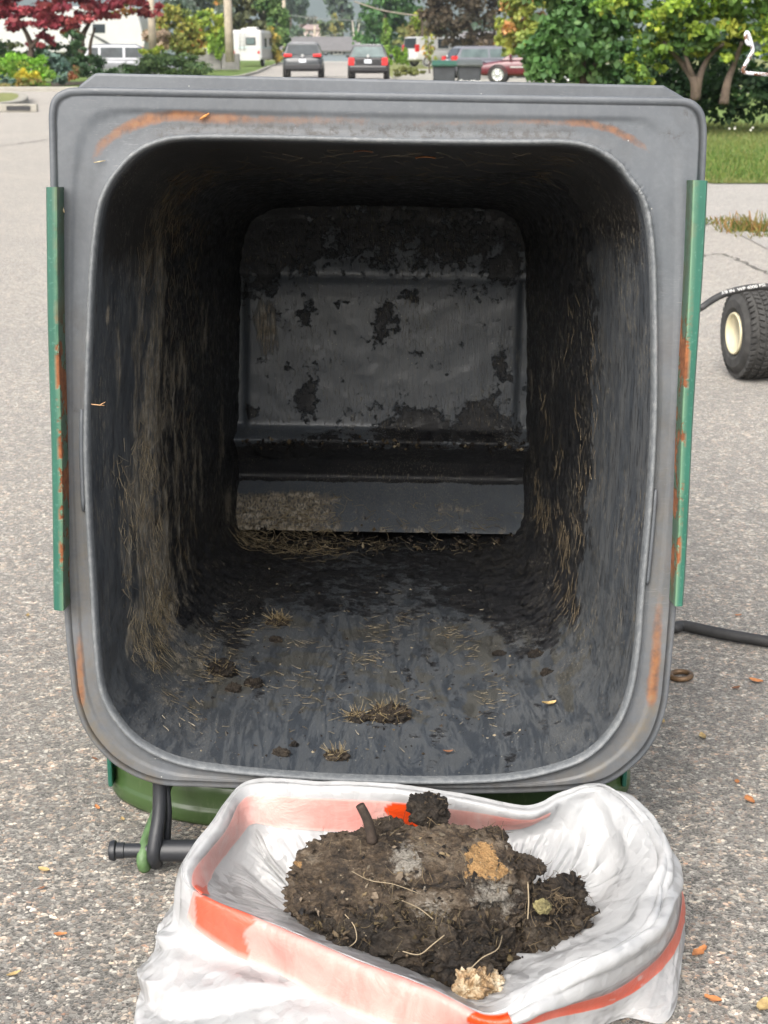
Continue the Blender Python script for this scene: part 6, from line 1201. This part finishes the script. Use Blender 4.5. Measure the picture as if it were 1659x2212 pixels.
car('red_car', 'dark red car parked nose to the left beside the dark bins', (rx_+4.2, 60.9, float(zg(60))), R(82), dict(L=4.35, W=1.75, H=1.46, belt=.93, hood=.90, glass=(.1, .6, 2.5, 3.35), paint=P_red, tail=(.6, .84, .7, .9), plate=.8, strip=M_chrome, bump=P_red), 'cars parked on driveways')
van = car('white_van', 'white panel van parked beyond the clipped hedge', put(884, 147, 108), R(-62), dict(L=4.9, W=1.95, H=1.92, belt=1.15, hood=1.08, glass=(.02, .12, 3.35, 4.25), paint=P_white, tail=(.8, .955, .95, 1.42), plate=.7, bump=P_white, sidewin=[(1.7, 2.5), (2.75, 3.7)], tuck=.88, zb=.36, cat='van', arch=P_white), 'cars parked on driveways')
car('pale_car', 'sliver of a pale car between the clipped hedge and the white van', put(868, 130, 128), R(-50), dict(L=4.3, W=1.75, H=1.5, belt=.95, hood=.93, glass=(.1, .5, 2.7, 3.5), paint=P_silv, tail=(.62, .86, .80, 1.05), plate=.8), 'cars parked on driveways')
# motorhome, seen from behind
mY = 108; A = at(498, 133, mY); B = at(565, 66, mY); mw = B[0]-A[0]; mh = B[2]-A[2]
mo = thing('motorhome', 'old white motorhome with one rear window parked on the left lawn', 'motorhome', ((A[0]+B[0])/2, mY, A[2]), R(-6))
mb = MB(); mb.box((0, 2.6, mh*.53), (mw, 5.2, mh*.94)); mb.build('body', M_white, mo, bevel=.12)
mb = MB(); mb.box((0, 2.6, mh*1.005), (mw*.94, 5.0, .07)); mb.box((.25, 1.2, mh*1.07), (.7, .8, .2)); mb.box((-.5, 2.4, mh*1.06), (.45, .5, .14)); mb.build('roof', M_white, mo, bevel=.03)
fx = mw*.15
mb = MB(); mb.box((fx, -.02, mh*.66), (mw*.31, .07, mh*.25)); wo_ = mb.build('window', M_blackpl, mo, bevel=.05); g_ = MB(); g_.box((fx, -.062, mh*.66), (mw*.25, .02, mh*.19)); g_.build('pane', M_glass2, wo_, bevel=.02)
mb = MB(); mb.box((mw*.40, 1.3, mh*.70), (.06, .02, .02)); M_stripe = simple('faded_teal_stripe', (.42, .52, .53), .5, .1)
mb = MB(); mb.box((0, -.008, mh*.455), (mw*.93, .02, .10)); mb.box((mw/2+.006, 2.6, mh*.455), (.02, 4.9, .10)); mb.build('stripe', M_stripe, mo)
for sg in (-1, 1): t_l = MB(); t_l.box((sg*mw*.40, -.02, mh*.30), (.16, .05, .16)); t_l.build('tail_light', M_redlens, mo, bevel=.02); wheel(mo, (sg*(mw/2-.2), 1.3, .05), .34, .22)
ld = MB()
for x in (-mw*.2, -mw*.05): ld.tube([(x, -.08, mh*.35), (x, -.08, mh*.98)], .02, 8)
for z in (.42, .55, .68, .81): ld.tube([(-mw*.2, -.08, mh*z), (-mw*.05, -.08, mh*z)], .015, 6)
ld.build('ladder', M_white, mo, True); mb = MB(); mb.box((0, -.08, .12), (mw*.9, .14, .14)); mb.build('bumper', M_white, mo, bevel=.03)
mb = MB(); mb.box((mw/2+.012, 1.4, mh*.62), (.03, .8, mh*.3)); mb.box((mw/2+.012, 3.4, mh*.66), (.03, 1.1, mh*.25)); mb.build('side_window', M_glass, mo)
# fifth wheel trailer behind the maple
tY = 76; A = at(165, 117, tY); B = at(312, 14, tY); X0, X1 = A[0], B[0]; zb_, zt_ = A[2], B[2]
tr_ = thing('travel_trailer', 'big white travel trailer with a dark window behind the red maple', 'trailer', ((X0+X1)/2, tY, float(zg(tY))))
def tx(px, py): p = at(px, py, tY); return (p[0], p[2])
poly = [(X0-4.5, zb_), tx(300, 112), tx(311, 108), tx(313, 92), tx(304, 50), tx(296, 22), (tx(290, 16)[0], zt_), (X0-4.5, zt_)]
mb = MB(); mb.prism(poly[::-1], tY, tY+2.4); bo = mb.build('body', M_white, tr_, world=True, bevel=.08)
mb = MB(); q = [tx(200, 52), tx(227, 52), tx(227, 71), tx(200, 71)]; mb.prism(q, tY-.03, tY+.05); mb.build('window', M_glass, tr_, world=True, bevel=.01)
sw_ = [tx(188, 72), tx(205, 76), tx(225, 86), tx(245, 98), tx(245, 102), tx(238, 100), tx(218, 89), tx(203, 80)]; mb = MB(); mb.prism(sw_, tY-.012, tY+.02); mb.build('swoosh', simple('grey_vinyl', (.05, .055, .055), .4), tr_, world=True)
mb = MB(); mb.box(((X0+X1)/2-2, tY+1.2, (zb_+.0)/2+.15), (5.5, 2.0, .25)); mb.build('chassis', M_blackpl, tr_, world=True)
for dx_ in (-3.4, -2.5): wheel(tr_, (dx_, .25, .36), .36, .22, 'y') if False else None
mb = MB(); p_ = tx(307, 104); mb.box((p_[0], tY-.02, p_[1]), (.14, .05, .12)); mb.build('marker_lamp', simple('orange_lens', (.6, .2, .05), .3), tr_, world=True)
# two dark wheeled bins by the red car
M_cart = simple('dark_cart_plastic', (.040, .044, .050), .5, .25, 3); M_cartlid = simple('green_cart_lid', (.020, .085, .055), .4, .25, 4); M_cartlid2 = simple('grey_cart_lid', (.075, .085, .08), .4, .25, 4)
def cart(label, px0, px1, lidm, text, tilt):
    Y = 52.; A = at(px0, 187, Y); B = at(px1, 187, Y); w = B[0]-A[0]; zt = at(px0, 141, Y)[2]; o = thing('wheeled_cart', label, 'bin', ((A[0]+B[0])/2, Y, 0), 0, 'dark bins by the red car')
    D = .72; V = []
    for z, k in ((.06, .84), (.10, .88), (zt*.55, .94), (zt*.93, .985), (zt*.96, 1.06), (zt, 1.06)):
        V += [(x*w/2*k*.96, D/2+y*D/2*k, z) for x, y in ((-1, -.9), (-.9, -1), (.9, -1), (1, -.9), (1, .9), (.9, 1), (-.9, 1), (-1, .9))]
    mesh('body', V, [tuple(f_) for f_ in grid_faces(6, 8)]+[tuple(range(7, -1, -1)), tuple(40+j for j in range(8))], M_cart, o, False)
    ld_ = MB(); zz = zt+.01; ld_.prism([(-.10, zz-.05), (-.11, zz+.03), (.1, zz+.11), (D*.5, zz+.15+tilt), (D+.02, zz+.10), (D+.02, zz-.05)][::-1], -w/2*1.04, w/2*1.04, 'yz')
    l_ = ld_.build('lid', lidm, o, bevel=.03); r_ = MB()
    for z_ in (.0, .035): r_.tube([(-w*.5, -.115, zz-.02+z_), (w*.5, -.115, zz-.02+z_)], .009, 6)
    r_.build('lid_ridge', lidm, l_)
    hd = MB(); hd.tube([(w*.42, D+.02, zz+.05), (w*.62, D*.7, zz+.09), (w*.66, D*.3, zz+.06)], .02, 8); hd.build('handle', M_cart, o)
    for sg in (-1, 1): wheel(o, (sg*w*.42, D-.06, .13), .13, .07)
    if text:
        c_ = bpy.data.curves.new('lettering', 'FONT'); c_.body = text; c_.size = .17 if len(text) > 2 else .13; c_.align_x = 'CENTER'; c_.extrude = .002; c_.offset = .004; c_.materials.append(simple('white_print', (.75, .75, .75), .5, .05))
        t_ = bpy.data.objects.new('lettering', c_); COL.objects.link(t_); dg = bpy.context.evaluated_depsgraph_get(); me_ = bpy.data.meshes.new_from_object(t_.evaluated_get(dg)); bpy.data.objects.remove(t_)
        t_ = bpy.data.objects.new('lettering', me_); COL.objects.link(t_); t_.parent = o; t_.location = (.02, -.012+.045*1., zt*.20 if len(text) > 2 else zt*.2); t_.rotation_euler = (R(90), 0, 0); t_.location.y = .018
    return o
cart('dark bin with green lid, left of the pair beside the red car', 934, 986, M_cartlid, None, 0.)
cart('dark bin with grey lid and white lettering, right of the pair beside the red car', 987, 1041, M_cartlid2, 'Coquitlam', .03)
# grass on the verge at the right
xg = rng.uniform(2.3, 6.2, 26000); yg = 11.75+(rng.uniform(0, 1, 26000)**1.6)*11.; hg = rng.uniform(.025, .07, 26000)*np.where(yg < 11.95, .6, 1)
g_P = np.column_stack([xg, yg, np.full_like(xg, .010)]); D_ = np.column_stack([rng.normal(size=26000)*.45, rng.normal(size=26000)*.45, np.ones(26000)]); D_ /= np.linalg.norm(D_, axis=1)[:, None]; Nn_ = np.cross(D_, rng.normal(size=(26000, 3))); Nn_ /= np.linalg.norm(Nn_, axis=1)[:, None]
pal = np.array([(.09, .17, .03), (.13, .21, .04), (.07, .13, .025), (.24, .24, .08), (.17, .22, .05)]); dryer = sstep(14, 20, yg)*.5+sstep(11.9, 11.75, yg)*.8
cc_ = pal[rng.integers(0, 5, 26000)]*(1-dryer[:, None]*.6)+np.array([.30, .26, .12])*dryer[:, None]*.6
V, F, T = fibres(g_P, D_, Nn_, hg, np.full(26000, .004), cc_, 2, .5); tag(mesh('grass', V, F, LEAF, None, False, {'tint': T}), 'short grass with dry patches on the right hand verge', 'grass', kind='stuff')
xw = rng.uniform(2.6, 6.5, 150)[:70]; yw = rng.uniform(17.5, 21.5, 150)[:70]; mb = MB(); 
for x_, y_ in zip(xw, yw): mb.lathe([(-.014, .0), (-.008, .011), (.002, .014), (.010, .009), (.014, 0)], (x_, y_, rng.uniform(.07, .16)), 'z', 6)
tag(mb.build('seed_heads', simple('dandelion_clock', (.7, .68, .6), .9), None, True), 'pale dandelion clocks dotted over the grass under the pine bush', 'dandelions', kind='stuff')

# ------------------------------------------------------------------ the air: far things fade to blue
hz_ = bpy.data.materials.new('pale_air'); hz_.use_nodes = True; t_ = hz_.node_tree; t_.nodes.remove(t_.nodes['Principled BSDF'])
pv = t_.nodes.new('ShaderNodeVolumePrincipled'); pv.inputs['Color'].default_value = (.80, .88, 1., 1); pv.inputs['Density'].default_value = .00030; pv.inputs['Anisotropy'].default_value = .1
t_.links.new(pv.outputs[0], t_.nodes['Material Output'].inputs['Volume'])
mb = MB(); mb.box((-200, 1780, 203), (4700, 3900, 414)); tag(mb.build('haze', hz_), kind='stuff')
